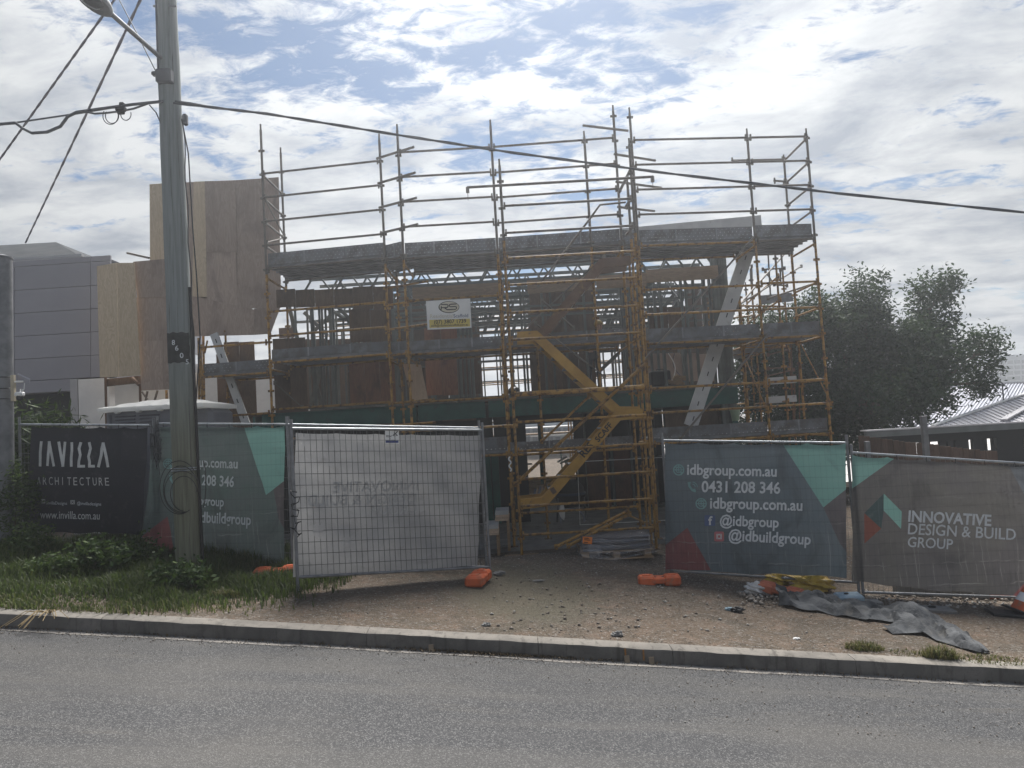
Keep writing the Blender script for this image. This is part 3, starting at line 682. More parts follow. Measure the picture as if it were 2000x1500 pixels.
# contact banner right of the drive
s3 = Sheet((rA.x, rA.y), (rB.x, rB.y), .030, 1.0)
b3 = banner(s3, [(1300, 864), (1651, 866), (1653, 1126), (1301, 1112)], SL, SL2,
            [([(1524, 860), (1660, 860), (1660, 948), (1608, 990)], TEAL), ([(1608, 990), (1660, 948), (1660, 1085), (1640, 1060)], (.135, .122, .127)), ([(1343, 1030), (1389, 1113), (1295, 1112), (1295, 1068)], RED)],
            'slate banner with teal corner and full contact details by the drive', 'contact_banner_print')
for tx, a, b in (('idbgroup.com.au', (1343, 926), (1517, 930)), ('0431 208 346', (1371, 960), (1524, 963)), ('idbgroup.com.au', (1387, 992), (1567, 996)), ('@idbgroup', (1406, 1025), (1521, 1029)), ('@idbuildgroup', (1423, 1054), (1583, 1062))):
    text(s3, tx, a, b, INKP, b3, .022, 1.12, OFF)
globe(s3, 1327, 917, 11, TEALI, b3); phone(s3, 1354, 950, 10, TEALI, b3); globe(s3, 1370, 983, 11, TEALI, b3)
polyprint(s3, rsq(1387, 1016, 10.5, 2.5), FBI, b3, 'square_icon', OFF); text(s3, 'f', (1384, 1024), (1392, 1024), INK, b3, .03, 1, OFF + .003)
polyprint(s3, ring(1405, 1047, 10.5, 2.2, 4, .785, 7.069) + rsq(1405, 1047, 9.5, 3), PINKI, b3, 'camera_icon', OFF)
polyprint(s3, ring(1405, 1047, 7.2, 1.6, 4, .785, 7.069) + ring(1405, 1047, 4.2, 1.5, 14), INK, b3, 'camera_outline', OFF + .003)
# builder name banner
s4 = Sheet((rB2.x, rB2.y), (rC.x, rC.y), .032, 2.7)
b4 = banner(s4, [(1661, 888), (2008, 909), (2008, 1166), (1662, 1136)], (.142, .138, .130), (.13, .125, .127),
            [([(1655, 880), (1746, 893), (1655, 958)], TEAL), ([(1964, 903), (2015, 900), (2015, 1000)], (.155, .172, .19)), ([(1972, 1163), (2012, 1120), (2012, 1170)], RED),
             ([(1722, 963), (1757, 998), (1757, 1032), (1722, 996)], TEAL), ([(1685, 1001), (1718, 1031), (1685, 1060)], (.21, .07, .05)), ([(1685, 1001), (1722, 963), (1722, 996), (1718, 1031)], (.05, .085, .09))],
            'grey brown banner with three lines of capital letters beside a kite logo', 'name_banner_print')
for tx, a, b, bo in (('INNOVATIVE', (1770, 1017), (1932, 1026), .03), ('DESIGN & BUILD', (1770, 1042), (1978, 1053), .01), ('GROUP', (1770, 1067), (1858, 1072), .01)): text(s4, tx, a, b, INKP, b4, bo, 1.08, OFF)
# green grey banner behind the pole
s2 = Sheet((pB.x + .07, pB.y - .015), (pC.x - .03, pC.y + .02), .032, 4.2)
b2 = banner(s2, [(304, 830), (558, 832), (560, 1106), (280, 1085)], (.10, .145, .138), (.125, .155, .157),
            [([(478, 826), (565, 826), (565, 934), (524, 966)], TEAL), ([(524, 966), (565, 934), (565, 1110), (548, 1010)], (.108, .094, .10)), ([(330, 1008), (349, 1092), (275, 1090), (284, 1046)], RED)],
            'green grey contact banner partly hidden by the wooden power pole', 'left_contact_banner_print', hem=.03)
for tx, a, b in (('idbgroup.com.au', (347, 909), (469, 914)), ('0431 208 346', (353, 944), (462, 950)), ('@idbgroup', (362, 984), (442, 988)), ('@idbuildgroup', (370, 1018), (495, 1024))): text(s2, tx, a, b, INKP, b2, .02, 1.45, OFF)
globe(s2, 333, 905, 10, TEALI, b2); phone(s2, 344, 937, 10, TEALI, b2)
# architect banner
s1 = Sheet((pA.x, pA.y), (pB.x, pB.y), .032, 7.7, 1.2)
b1 = banner(s1, [(67, 832), (292, 834), (281, 1043), (52, 1036)], (.016, .018, .026), (.022, .023, .032), [([(241, 842), (288, 843), (286, 900), (241, 898)], (.026, .027, .036))],
            'black architect banner with tall white letters above the weeds', 'architect_banner_print', scr=False, sag=.03, hem=.02)
Z = lambda x, y: (x * .3, 780 + y * .3)
inv = [[(290, 272), (284, 340), (280, 435)], [(330, 432), (336, 350), (343, 272)], [(341, 272), (356, 350), (376, 434)], [(402, 274), (418, 350), (436, 436)], [(434, 436), (440, 350), (444, 275)], [(490, 278), (493, 330), (488, 380), (488, 436)],
       [(548, 278), (538, 318), (546, 360), (538, 400), (537, 436)], [(529, 433), (578, 433)], [(600, 278), (612, 318), (600, 370), (607, 405), (605, 436)], [(597, 433), (640, 433)], [(661, 440), (682, 360), (684, 320), (692, 280)], [(690, 280), (702, 330), (712, 375), (722, 440)]]
polyprint(s1, strokes([[Z(*p) for p in ln] for ln in inv], 5.2), INK, b1, 'lettering', OFF)
def spaced(sh, body, a, b, mat, t, vs):
    n = len(body)
    for i, ch in enumerate(body):
        f0 = i / n; x0 = a[0] + (b[0] - a[0]) * f0; y0 = a[1] + (b[1] - a[1]) * f0; w = (b[0] - a[0]) / n * .62
        V, Fs = glyphs(ch, -.004); gx0 = min(v[0] for v in V); gx1 = max(v[0] for v in V); k = 16.5 / .73; wide = gx1 - gx0 > .3; mb = MB()
        for (x, y) in V: mb.v.append(tuple(sh.pt(*sh.px(x0 + ((x - gx0) / (gx1 - gx0) * w if wide else w * .3 + (x - gx0) * k * .6), y0 - y * k), OFF)))
        mb.f = list(Fs); mb.build('lettering', mat, t)
spaced(s1, 'ARCHITECTURE', (78, 946), (222, 948), INK, b1, 1.35)
text(s1, 'invillaDesigns', (97, 984), (137, 985), INKP, b1, 0, 1.15, OFF); text(s1, '@invilladesigns', (155, 985), (201, 987), INKP, b1, 0, 1.15, OFF)
text(s1, 'www.invilla.com.au', (86, 1011), (198, 1014), INK, b1, 0, 1.5, OFF)
polyprint(s1, rsq(91, 978, 4, 1), INK, b1, 'square_icon', OFF); polyprint(s1, ring(147, 980, 5.5, 1.4, 4, .785, 7.069) + ring(147, 980, 2.6, 1, 10), INK, b1, 'camera_icon', OFF)
# sliver of teal banner at the left picture edge
s0 = Sheet((pY.x, pY.y), (pZ.x, pZ.y), .02, 3.1)
b0 = banner(s0, [(-330, 806), (22, 829), (20, 1010), (-330, 990)], (.05, .06, .07), (.058, .066, .075), [([(-80, 815), (30, 826), (26, 880)], (.10, .24, .24))], 'teal and slate banner beside the galvanised camera pole', 'edge_banner_print')
# pale sheet of the gate
sg = Sheet((gA.x, gA.y), (gB.x, gB.y), .045, 5.5, 1.6)
def mat_sheet():
    t = NT('pale_plastic_sheet'); v = t.coord('Object'); n1 = t.noise(v, 1.1, 5, .6, .6); n2 = t.noise(v, 5, 7, .6, .4)
    col = t.mix(t.step(n1, .35, .66), (.28, .283, .287), (.34, .343, .345)); col = t.mix(t.math('MULTIPLY', t.step(n2, .55, .75), .3), col, (.14, .137, .132))
    t.set(color=col, rough=.42, spec=.4); t.bump(t.math('ADD', n1, t.math('MULTIPLY', n2, .45)), .9, .07)
    tl = t.n('ShaderNodeBsdfTranslucent'); t.l(col, tl.inputs[0]); mx = t.n('ShaderNodeMixShader'); mx.inputs[0].default_value = .3
    t.l(t.p.outputs[0], mx.inputs[1]); t.l(tl.outputs[0], mx.inputs[2]); t.l(mx.outputs[0], t.out.inputs[0]); return t.m
bg_ = thing('plastic_sheet', 'pale grey plastic sheet stretched behind the wire of the gate panel', 'sheet', sg.pt(0, .7), None)
cloth(sg, [(578, 845), (939, 850), (938, 1105), (574, 1128)], mat_sheet(), bg_, off=-.05, sag=.012)
GHOST = M('ghost_ink', (.37, .373, .375), (.35, .353, .355), 5, .42)
for tx, a, b in (('INNOVATIVE', (820, 958), (652, 962)), ('DESIGN & BUILD', (818, 984), (602, 988)), ('GROUP', (820, 1004), (730, 1006))):   # print of the far side showing through, mirrored
    V, Fs = glyphs(tx, .01); x0 = min(v[0] for v in V); x1 = max(v[0] for v in V); k = (a[0] - b[0]) / (x1 - x0); mb = MB()
    for (x, y) in V: q = (a[0] - (x - x0) * k, a[1] + (b[1] - a[1]) * (x - x0) / (x1 - x0) - y * k); mb.v.append(tuple(sg.pt(*sg.px(*q), -.046)))
    mb.f = list(Fs); mb.build('mirrored_lettering', GHOST, bg_)
# hire company plate
sp_ = thing('hire_plate', 'small white hire plate hung at the top of the pale gate sheet', 'sign', sg.pt(*sg.px(766, 865)))
for c, m, n in (([(752, 841), (780, 841), (780, 866), (752, 866)], WHITE, 'plate'),): polyprint(sg, [c], m, sp_, n, .012)
text(sg, 'FENCING', (754, 854), (777, 854), BLACKI, sp_, .01, 1, .016); text(sg, 'HIRE', (761, 859), (776, 859), BLACKI, sp_, .01, .8, .016)
polyprint(sg, [[(753, 860.5), (779, 860.5), (779, 865), (753, 865)]], BLUEI, sp_, 'blue_band', .015); polyprint(sg, strokes([[(768, 850), (774, 846), (777, 842)], [(770, 845), (777, 851)]], 1.6), BLACKI, sp_, 'emblem', .016)
# wires, ties at the gate joints
mb = MB(); c = at(572, 985, 9.2)
mb.tube([c + Vector((.05 * math.sin(i * .9) + .03 * math.sin(i * 2.3) + .04, -.03 + .02 * math.cos(i), -.42 + i * .021 + .03 * math.sin(i * 1.7))) for i in range(30)], .006, 6)
tag(mb.build('tie_wire', CABLE, origin=c), 'tangled black tie wire on the post of the pale gate sheet', 'wire')
mb = MB(); c = at(306, 865, 11.05)
for k in range(26):
    mb.tube([c + Vector((random.gauss(0, .045), random.gauss(0, .03) - .02, random.gauss(-.0, .16))) for _ in range(6)], .006, 5)
tag(mb.build('wire_bundle', CABLEG, origin=c), 'matted grey wire bundle hung over the joint of two fence panels', 'wire')
# ------------------------------------------------------------------ scaffold
def perf_mat():
    t = NT('perforated_steel'); tc = t.n('ShaderNodeTexCoord'); sp = t.n('ShaderNodeSeparateXYZ'); t.l(tc.outputs['Object'], sp.inputs[0])
    ob = t.coord('Object'); n1 = t.noise(ob, 5, 6, .6); n2 = t.noise(ob, 1.2, 5, .6)
    row = t.math('DIVIDE', sp.outputs[2], .062); sh = t.math('MULTIPLY', t.math('FLOOR', row), .5)
    fx = t.math('MULTIPLY', t.math('SUBTRACT', t.math('FRACT', t.math('ADD', t.math('DIVIDE', sp.outputs[0], .085), sh)), .5), .085)
    fz = t.math('MULTIPLY', t.math('SUBTRACT', t.math('FRACT', row), .5), .062)
    r = t.math('SQRT', t.math('ADD', t.math('MULTIPLY', fx, fx), t.math('MULTIPLY', fz, fz)))
    hole = t.math('LESS_THAN', r, .0062); t.set(color=t.mix(t.step(n1, .4, .66), t.mix(t.step(n2, .4, .6), (.165, .172, .185), (.12, .126, .138)), (.095, .093, .09)), rough=.55, metal=.3, spec=.3)
    tr = t.n('ShaderNodeBsdfTransparent'); mx = t.n('ShaderNodeMixShader'); t.l(hole, mx.inputs[0]); t.l(t.p.outputs[0], mx.inputs[1]); t.l(tr.outputs[0], mx.inputs[2]); t.l(mx.outputs[0], t.out.inputs[0]); return t.m
PERF = perf_mat()
TR = .0255
sca = thing('scaffold', 'tall mustard and grey tube scaffold with perforated toe boards across the house front', 'scaffold', (0, 14, 0))
def std(px, py, Y, z0, z1, parent=None, mat=None, base=True, nodes=True, x=None):
    parent = parent or sca; X = at(px, py, Y).x if x is None else x
    lo, hi = z0, z1; tops = []
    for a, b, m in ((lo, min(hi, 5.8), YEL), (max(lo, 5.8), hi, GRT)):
        if b - a < .05: continue
        mb = MB().tube([(X, Y, a), (X, Y, b)], TR, 8)
        if b == hi: mb.tube([(X, Y, b), (X, Y, b + .12)], TR * .72, 8)
        s_ = mb.build('standard', mat or m, parent, origin=(X, Y, a))
        if nodes:
            k = MB(); z = math.ceil((a - .0) / .5) * .5 - .1
            while z < b - .03:
                if z > a:
                    for sx, sy in ((1, 0), (-1, 0), (0, 1), (0, -1)): k.box((X + sx * .040, Y + sy * .040, z), (.045 if sx else .022, .045 if sy else .022, .045))
                z += .5
            if k.v: k.build('node_collar', mat or m, s_, origin=(X, Y, a), kind='stuff')
        if base and a == lo and lo < .6:
            MB().box((X, Y, lo + .004), (.15, .15, .008)).tube([(X, Y, lo), (X, Y, lo + .3)], .019, 8).lathe((X, Y, lo + .3), [(.03, 0), (.05, .01), (.03, .04)], 8).build('base_jack', RUST, s_, origin=(X, Y, a))
    return Vector((X, Y, 0))
def led(a, b, z, z2=None, parent=None, mat=None, name='ledger', r=.0235, ext=0.0):
    parent = parent or sca; z2 = z if z2 is None else z2; A, B = Vector((a.x, a.y, z)), Vector((b.x, b.y, z2)); d = (B - A).normalized()
    f = Vector((0, -.045, 0)) if abs(d.y) < .7 else Vector((.0, 0, 0))
    A = A + d * .03 + f; B = B - d * .03 + f + d * ext
    mb = MB().tube([A, B], r, 8); side = Vector((0, 0, 1))
    for P in (A + d * .02, B - d * (.02 + ext)): mb.box(P + Vector((0, 0, .0)), (.03, .03, .13))
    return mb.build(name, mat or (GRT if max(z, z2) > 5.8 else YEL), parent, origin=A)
def brace(a, b, r=.021, mat=None, parent=None, name='diagonal_brace'):
    a, b = Vector(a), Vector(b); d = (b - a).normalized(); mb = MB().tube([a, b], r, 8)
    for P in (a, b): mb.box(P, (.06, .03, .09))
    return mb.build(name, mat or YEL, parent or sca, origin=a)
def X0(px, py, Y): return at(px, py, Y).x
SY = dict(Z=14.75, A=14.5, B=14.15, C=13.9, D=13.9, E=13.78, F=13.88, G=14.1, H=14.22)
TOPS = dict(Z=4.35, A=8.85, B=8.35, C=8.42, D=8.4, E=8.5, F=8.48, G=8.0, H=7.98)
PXS = dict(Z=(392, 690), A=(511, 300), B=(742, 300), C=(778, 300), D=(961, 300), E=(1203, 300), F=(1235, 300), G=(1462, 300), H=(1578, 300))
ST = {}; SB = {}
for k in 'ZABCDEFGH':
    X = X0(*PXS[k], SY[k]); ST[k] = Vector((X, SY[k], 0)); SB[k] = Vector((X + (.02 if k != 'A' else 0), SY[k] + 1.27, 0))
    std(0, 0, SY[k], SLABZ if k not in 'GH' else -.1, TOPS[k], x=X)
for k, top in (('Z', 5.2), ('A', 8.85), ('B', 6.1), ('D', 6.0), ('F', 6.0), ('G', 6.1), ('H', 7.92)): std(0, 0, SB[k].y, SLABZ, top, x=SB[k].x)
G2, R4 = [2.98, 4.45, 4.95], [6.45, 6.95, 7.45, 7.95]
for a, b, lv in (('A', 'B', [3.02, 4.52, 5.02] + [6.4, 6.9, 7.4, 7.9]), ('C', 'D', [4.98] + R4), ('D', 'E', [6.42, 6.93, 7.43, 7.95]), ('F', 'G', [2.5, 2.98, 4.43, 4.92] + [6.42, 6.92, 7.42, 7.92]), ('G', 'H', [2.5, 2.98, 4.43, 4.95] + [6.42, 6.92, 7.42, 7.92]), ('Z', 'A', [2.95, 4.4])):
    for z in lv: led(ST[a], ST[b], z)
for z in (2.98, 2.5): led(ST['C'], ST['D'], z) if z > 2.9 else None
led(ST['B'], ST['D'] + Vector((.2, 0, 0)), 2.42)
# decks: five steel planks per bay, ledger and toe board in front
BAYS = [('A', 'B'), ('C', 'D'), ('D', 'E'), ('F', 'G'), ('G', 'H')]
def deck(a, b, z, toe=True, n=5, back=True, toe_h=.27, x0=.03, x1=-.03, tmat=None, t0=.0):
    A, B = ST[a], ST[b]; d = (B - A)
    for i in range(n):
        w = 1.2 / n; y = .06 + w * (i + .5); p = Vector((A.x + x0, A.y + y, z)); q = Vector((B.x + x1, B.y + y, z)); mb = MB().beam(p, q, w - .018, .045)
        for s_ in (-1, 1): mb.beam(p + Vector((0, s_ * (w / 2 - .014), -.035)), q + Vector((0, s_ * (w / 2 - .014), -.035)), .006, .04)
        mb.build('deck_plank', GALVD, sca, origin=p)
    led(A, B, z - .085); 
    if back: led(A + Vector((0, 1.27, 0)), B + Vector((0, 1.27, 0)), z - .085)
    if toe:
        p = Vector((A.x + x0, A.y + .045, z + t0 + toe_h / 2)); q = Vector((B.x + x1, B.y + .045, z + t0 + toe_h / 2))
        mb = MB().beam(p, q, .003, toe_h)
        for s_ in (-1, 1): mb.beam(p + Vector((0, .012, s_ * (toe_h / 2 - .002))), q + Vector((0, .012, s_ * (toe_h / 2 - .002))), .028, .004)
        t_ = mb.build('toe_board', PERF, sca, origin=(p.x, p.y, z))
        for f in (.32, .68) if (q - p).length > 1.5 else (.5,): MB().box(p.lerp(q, f) + Vector((0, -.008, 0)), (.03, .008, toe_h)).build('toe_board_clip', GALVD, t_, origin=(p.x, p.y, z))
for a, b in BAYS:
    deck(a, b, {'A': 6.0, 'F': 5.88, 'G': 5.90}.get(a, 5.90), toe_h=.25); deck(a, b, {'A': 4.06, 'C': 4.0, 'D': 4.0}.get(a, 3.94), toe_h=.19 if a not in 'FG' else .22)
    if a in 'FG': deck(a, b, 1.99, toe_h=.22)
deck('Z', 'A', 3.86, toe_h=.2)
deck('B', 'C', 5.94, n=5, toe_h=.25, back=False, x0=.0, x1=.0); deck('E', 'F', 5.89, n=5, toe_h=.24, back=False, x0=0, x1=0); deck('B', 'C', 4.03, n=5, toe_h=.18, back=False, x0=0, x1=0)
deck('D', 'E', 1.93, n=4, toe_h=.16); deck('C', 'D', 1.95, n=4, toe_h=.26)
# transoms at deck level and the end guard frames
for k in 'ABCDEFGH':
    for z in (5.73, 3.84) + ((1.86,) if k in 'DEFGH' else ()): led(ST[k], ST[k] + Vector((0, 1.27, 0)), z, name='transom')
for z in (6.4, 6.9, 7.4, 7.9): led(ST['A'], SB['A'], z, name='transom'); led(ST['H'], SB['H'], z, name='transom')
for z in (2.5, 2.98, 4.43, 4.95): led(ST['H'], SB['H'], z, name='transom')
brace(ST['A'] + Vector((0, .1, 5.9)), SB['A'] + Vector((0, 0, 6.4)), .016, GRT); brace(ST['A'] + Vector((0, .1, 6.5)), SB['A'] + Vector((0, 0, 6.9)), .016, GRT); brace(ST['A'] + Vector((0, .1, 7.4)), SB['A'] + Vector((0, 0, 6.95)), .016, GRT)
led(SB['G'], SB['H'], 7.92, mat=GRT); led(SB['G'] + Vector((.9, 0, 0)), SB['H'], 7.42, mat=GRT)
# short tie tubes where the runs step (they stick out past the standards)
for z in (6.4, 6.92, 7.42, 7.93):
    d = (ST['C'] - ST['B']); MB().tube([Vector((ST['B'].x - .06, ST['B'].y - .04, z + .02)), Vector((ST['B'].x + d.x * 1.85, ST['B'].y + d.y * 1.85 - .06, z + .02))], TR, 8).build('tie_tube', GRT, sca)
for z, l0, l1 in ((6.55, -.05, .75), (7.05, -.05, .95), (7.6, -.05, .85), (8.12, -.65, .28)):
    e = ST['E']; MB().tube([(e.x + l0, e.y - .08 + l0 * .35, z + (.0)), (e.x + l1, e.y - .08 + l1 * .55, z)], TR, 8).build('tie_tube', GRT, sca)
for z in (2.55, 3.0, 4.5, 5.0, 5.35):
    MB().tube([(ST['B'].x - .1, ST['B'].y + .25, z), (ST['C'].x + .45, ST['C'].y + .1, z + .02)], TR * .9, 8).build('tie_tube', YEL, sca)
# bracing on the face
brace(at(1250, 712, 13.75), at(1475, 460, 13.95), .019, GRT); brace(at(1329, 857, 13.8), at(1496, 656, 14.0), .02, GRT); brace(at(1457, 704, 15.3), at(1493, 791, 14.2), .016)
brace(at(1559, 662, 15.4), at(1624, 788, 14.25), .014); brace(at(537, 748, 15.4), at(590, 795, 15.6), .014, GRT); brace(at(425, 838, 15.8), at(480, 700, 15.9), .014, GRT) if 0 else None
# stair tower in front of the run
TY = 12.85; TLx, TRx = X0(1003, 800, TY), X0(1264, 800, TY); TL, TRt = Vector((TLx, TY, 0)), Vector((TRx, TY, 0))
std(0, 0, TY, SLABZ + .02, 7.2, x=TLx); std(0, 0, TY, SLABZ, 7.45, x=TRx); std(0, 0, TY + .45, SLABZ, 6.9, x=TRx + .0); std(0, 0, TY + .9, SLABZ, 8.0, x=X0(1145, 330, TY + .9)); std(0, 0, 14.6, SLABZ, 4.0, x=X0(1062, 900, 14.6))
for z in (.47, .98, 1.46, 1.96, 2.48, 3.97, 4.46, 4.97, 5.46, 5.93, 6.43): led(TL, TRt, z)
MB().tube([at(912, 366, TY - .1), at(1276, 345, TY - .1)], TR, 8).build('hoist_tube', GRT, sca)
for p in ((913, 366), (1274, 345)):
    c = at(*p, TY - .1); MB().box(c + Vector((0, 0, -.05)), (.06, .05, .1)).tube([c + Vector((0, 0, -.1)), c + Vector((0.0, 0, -.24))], .006, 5).build('hoist_hook', GRT, sca)
led(TL, TRt, 2.98, r=.045); led(TL + Vector((0, .9, 0)), TRt + Vector((-.1, .9, 0)), .74); led(TL + Vector((0, .9, 0)), TRt + Vector((0, .9, 0)), 1.38, mat=RUST)
brace(at(1006, 946, TY - .06), at(1262, 709, TY - .06), .03)
brace(at(1058, 862, TY + .85), at(1150, 775, TY + .85), .024)
brace(at(1046, 632, TY + .6), at(1180, 735, TY + .6), .014, GRT); brace(at(1060, 588, TY + .6), at(1120, 640, TY + .6), .02, GRT); brace(at(1005, 660, TY + .9), at(1180, 500, TY + .9), .014, GRT)
for p, q in (((1086, 1068), (1226, 998)), ((1110, 1066), (1230, 1004))): brace(at(*p, TY - .35), at(*q, TY + .35), .03)
brace(at(1225, 1005, TY + .4), at(1282, 1030, TY), .018)
for P in (TL, TRt): led(P, P + Vector((0, 1.0, 0)), 1.96, name='transom'); led(P, P + Vector((0, 1.0, 0)), 3.9, name='transom')
MB().box((TLx, TY, SLABZ - .0 + .012), (.62, .24, .035)).build('sole_board', PINE, sca)
# handrail of the top flight
MB().tube([at(1050, 560, TY + .5), at(1150, 430, TY + .5), at(1172, 400, TY + .5), at(1222, 395, TY + .5)], .02, 8).build('handrail', GRT, sca)
MB().tube([at(1208, 378, TY + .45), at(1222, 350, TY + .45), at(1232, 330, TY + .45)], .028, 8).build('handrail_bracket', GRT, sca)
MB().tube([at(1222, 405, TY + .45), at(1236, 382, TY + .45)], .03, 8).build('handrail_bracket', GRT, sca); MB().tube([at(1222, 460, TY + .45), at(1238, 440, TY + .45)], .026, 8).build('handrail_bracket', GRT, sca)
# ---------------- stair flights
def flight(path, depth, Y0, Y1, mat, label, treads, name='stair_flight'):
    """path: centre line in photo pixels at Y0; stringers at Y0 and Y1"""
    P = [at(x, y, Y0) for x, y in path]; t = thing(name, label, 'stair flight', P[0], 'steel stair flights of the scaffold')
    L, U = [], []
    for i, p in enumerate(P):
        d0 = (P[i] - P[i - 1]).normalized() if i else None; d1 = (P[i + 1] - P[i]).normalized() if i < len(P) - 1 else None
        d = d0 or d1 if not (d0 and d1) else (d0 + d1).normalized(); n = Vector((-d.z, 0, d.x)); n = n if n.z > 0 else -n
        k = depth / 2 / (max(.5, abs(n.dot(Vector((-(d1 or d0).z, 0, (d1 or d0).x))))))
        U.append(p + n * k); L.append(p - n * k)
    for Y in (Y0, Y1):
        mb = MB(); dy = Vector((0, Y - Y0, 0))
        for i in range(len(P) - 1): mb.prism([q + dy for q in (L[i], L[i + 1], U[i + 1], U[i])], (0, .012, 0))
        for i in range(len(P) - 1):
            for a, b in ((L[i], L[i + 1]), (U[i], U[i + 1])): mb.beam(a + dy + Vector((0, .03 if Y == Y0 else -.02, 0)), b + dy + Vector((0, .03 if Y == Y0 else -.02, 0)), .05, .008)
        mb.build('stringer', mat, t)
    a, b = treads
    n = max(4, int(abs(P[b].z - P[a].z) / .21))
    for i in range(1, n):
        c = P[a].lerp(P[b], i / n); MB().box((c.x, (Y0 + Y1) / 2, c.z), (.24, Y1 - Y0 - .03, .03)).build('tread', GALVD, t, origin=c)
    return t, P
f1, P1_ = flight([(1012, 986), (1063, 980), (1207, 812), (1256, 807)], .17, TY + .12, TY + .78, STEPY, 'lowest yellow stair flight with black stencilled letters', (1, 2))
f2, _ = flight([(1010, 657), (1046, 655), (1207, 803), (1250, 803)], .165, TY + .22, TY + .88, STEPY, 'bright yellow stair flight without letters below the mid deck', (1, 2))
f3, _ = flight([(1046, 662), (1062, 648), (1176, 514), (1232, 508)], .17, TY + .30, TY + .88, RUST, 'top rusty orange stair flight fading into the upper deck', (1, 2))
shs = Sheet((0, TY + .12), (1, TY + .12))
text(shs, 'RES', (1141, 894), (1160, 871), BLACKI, f1, .03, 1.0, .004); text(shs, 'SCAFF', (1169, 864), (1197, 831), BLACKI, f1, .03, 1.0, .004)
polyprint(shs, [[(1073, 955), (1081, 951), (1088, 961), (1080, 966)]], M('worn_brown', (.10, .065, .05), None, 9, .8), f1, 'worn_mark', .004)
# ---------------- scaffold company sign
sgn = thing('scaffold_sign', 'white scaffold hire sign with oval logo and yellow phone panel on the mid lift', 'sign', at(877, 614, 13.72))
ss = Sheet((at(832, 614, 13.72).x, 13.72), (at(920, 614, 13.72).x, 13.72))
q = [ss.pt(*ss.px(*c)) for c in ((835, 644), (921, 640), (918, 583), (832, 588))]; MB().prism(q, (0, .01, 0)).build('board', WHITE, sgn)
S8 = lambda x, y: (780 + x * .11, 560 + y * .11)     # from the enlarged view
oval = lambda cx, cy, rx, ry, n=28: [(cx + rx * math.cos(6.2832 * i / n), cy - ry * math.sin(6.2832 * i / n)) for i in range(n)]
polyprint(ss, [[S8(*p) for p in oval(880, 362, 186, 106)]], BLACKI, sgn, 'logo_oval', .002); polyprint(ss, [[S8(*p) for p in oval(885, 360, 172, 95)]], M('logo_fill', (.60, .56, .45), None, 3, .7), sgn, 'logo_fill', .004)
RSl = [[(740, 318), (850, 316), (866, 335), (862, 360), (835, 372), (750, 374)], [(745, 345), (742, 415)], [(800, 374), (850, 408), (1000, 402), (1015, 385), (1012, 360), (985, 352), (905, 358), (888, 345), (890, 322), (915, 312), (1018, 306)]]
polyprint(ss, strokes([[S8(*p) for p in l] for l in RSl], 2.0), BLACKI, sgn, 'lettering', .006)
text(ss, 'Residential', S8(548, 556), S8(955, 548), M('faded_ink', (.60, .56, .44), None, 4, .7), sgn, .0, 1, .004); text(ss, 'Scaffold', S8(962, 548), S8(1222, 540), M('slate_ink', (.16, .18, .26), None, 4, .7), sgn, .01, 1, .004)
polyprint(ss, [[S8(530, 590), S8(1250, 566), S8(1256, 705), S8(536, 732)]], YELI, sgn, 'phone_panel', .003)
text(ss, '(07) 3807 1739', S8(618, 660), S8(1188, 640), BLACKI, sgn, .02, 1.05, .006); text(ss, 'sales@residentialscaffold.com.au', S8(566, 714), S8(1220, 690), BLACKI, sgn, .01, 1.2, .006)
# ---------------- rear and side scaffold
rear = thing('scaffold', 'second tube scaffold seen through the open frame at the rear of the house', 'scaffold', (0, 25.2, 0))
xs_ = [-7.0, -4.9, -2.6, -.3, 2.0, 4.2, 6.2]
for Yr in (25.2, 26.4):
    for x in xs_: std(0, 0, Yr, 0, 6.6, rear, mat=YEL if x < 9 else None, x=x, base=False, nodes=(Yr < 26))
    for z in (2.0, 2.5, 3.0, 3.9, 4.45, 4.95, 5.9, 6.4): led(Vector((-7, Yr, 0)), Vector((6.2, Yr, 0)), z, parent=rear, mat=YEL)
for z in (3.9,):
    for i in range(3): MB().box((-.4, 25.45 + i * .3, z + .06), (13, .28, .045)).build('deck_plank', GALVD, rear)
side = thing('scaffold', 'cluttered side scaffold running back beside the tree', 'scaffold', (6, 17, 0))
for x, Y, top in ((6.25, 16.3, 6.3), (6.9, 17.6, 6.35), (6.55, 18.9, 6.1), (6.9, 20.4, 6.0), (5.55, 17.0, 5.3), (5.55, 19.6, 5.3), (5.7, 21.5, 5.2)): std(0, 0, Y, 0, top, side, x=x)
V_ = lambda x, y: Vector((x, y, 0))
for z in (2.0, 2.6, 3.1, 3.95, 4.4, 4.95, 5.5):
    led(V_(6.3, 16.3), V_(6.9, 20.4), z, parent=side); led(V_(5.55, 17.0), V_(5.7, 21.5), z, parent=side)
    if z in (2.0, 3.95, 4.95): led(V_(5.55, 17.0), V_(6.9, 17.6), z, parent=side); led(V_(5.55, 19.6), V_(6.6, 18.9), z, parent=side)
for i in range(4): MB().beam((5.75 + i * .26, 16.4, 3.98), (5.75 + i * .30, 21.0, 3.98), .24, .045).build('deck_plank', GALVD, side)
for i in range(4): MB().beam((5.75 + i * .26, 16.4, 1.98), (5.75 + i * .30, 21.0, 1.98), .24, .045).build('deck_plank', GALVD, side)
MB().beam((6.95, 16.4, 4.16), (6.95, 20.8, 4.16), .003, .26).build('toe_board', GALVD, side); MB().beam(at(1484, 586, 17.5), at(1548, 580, 17.5), .004, .22).build('toe_board', GALVD, side)
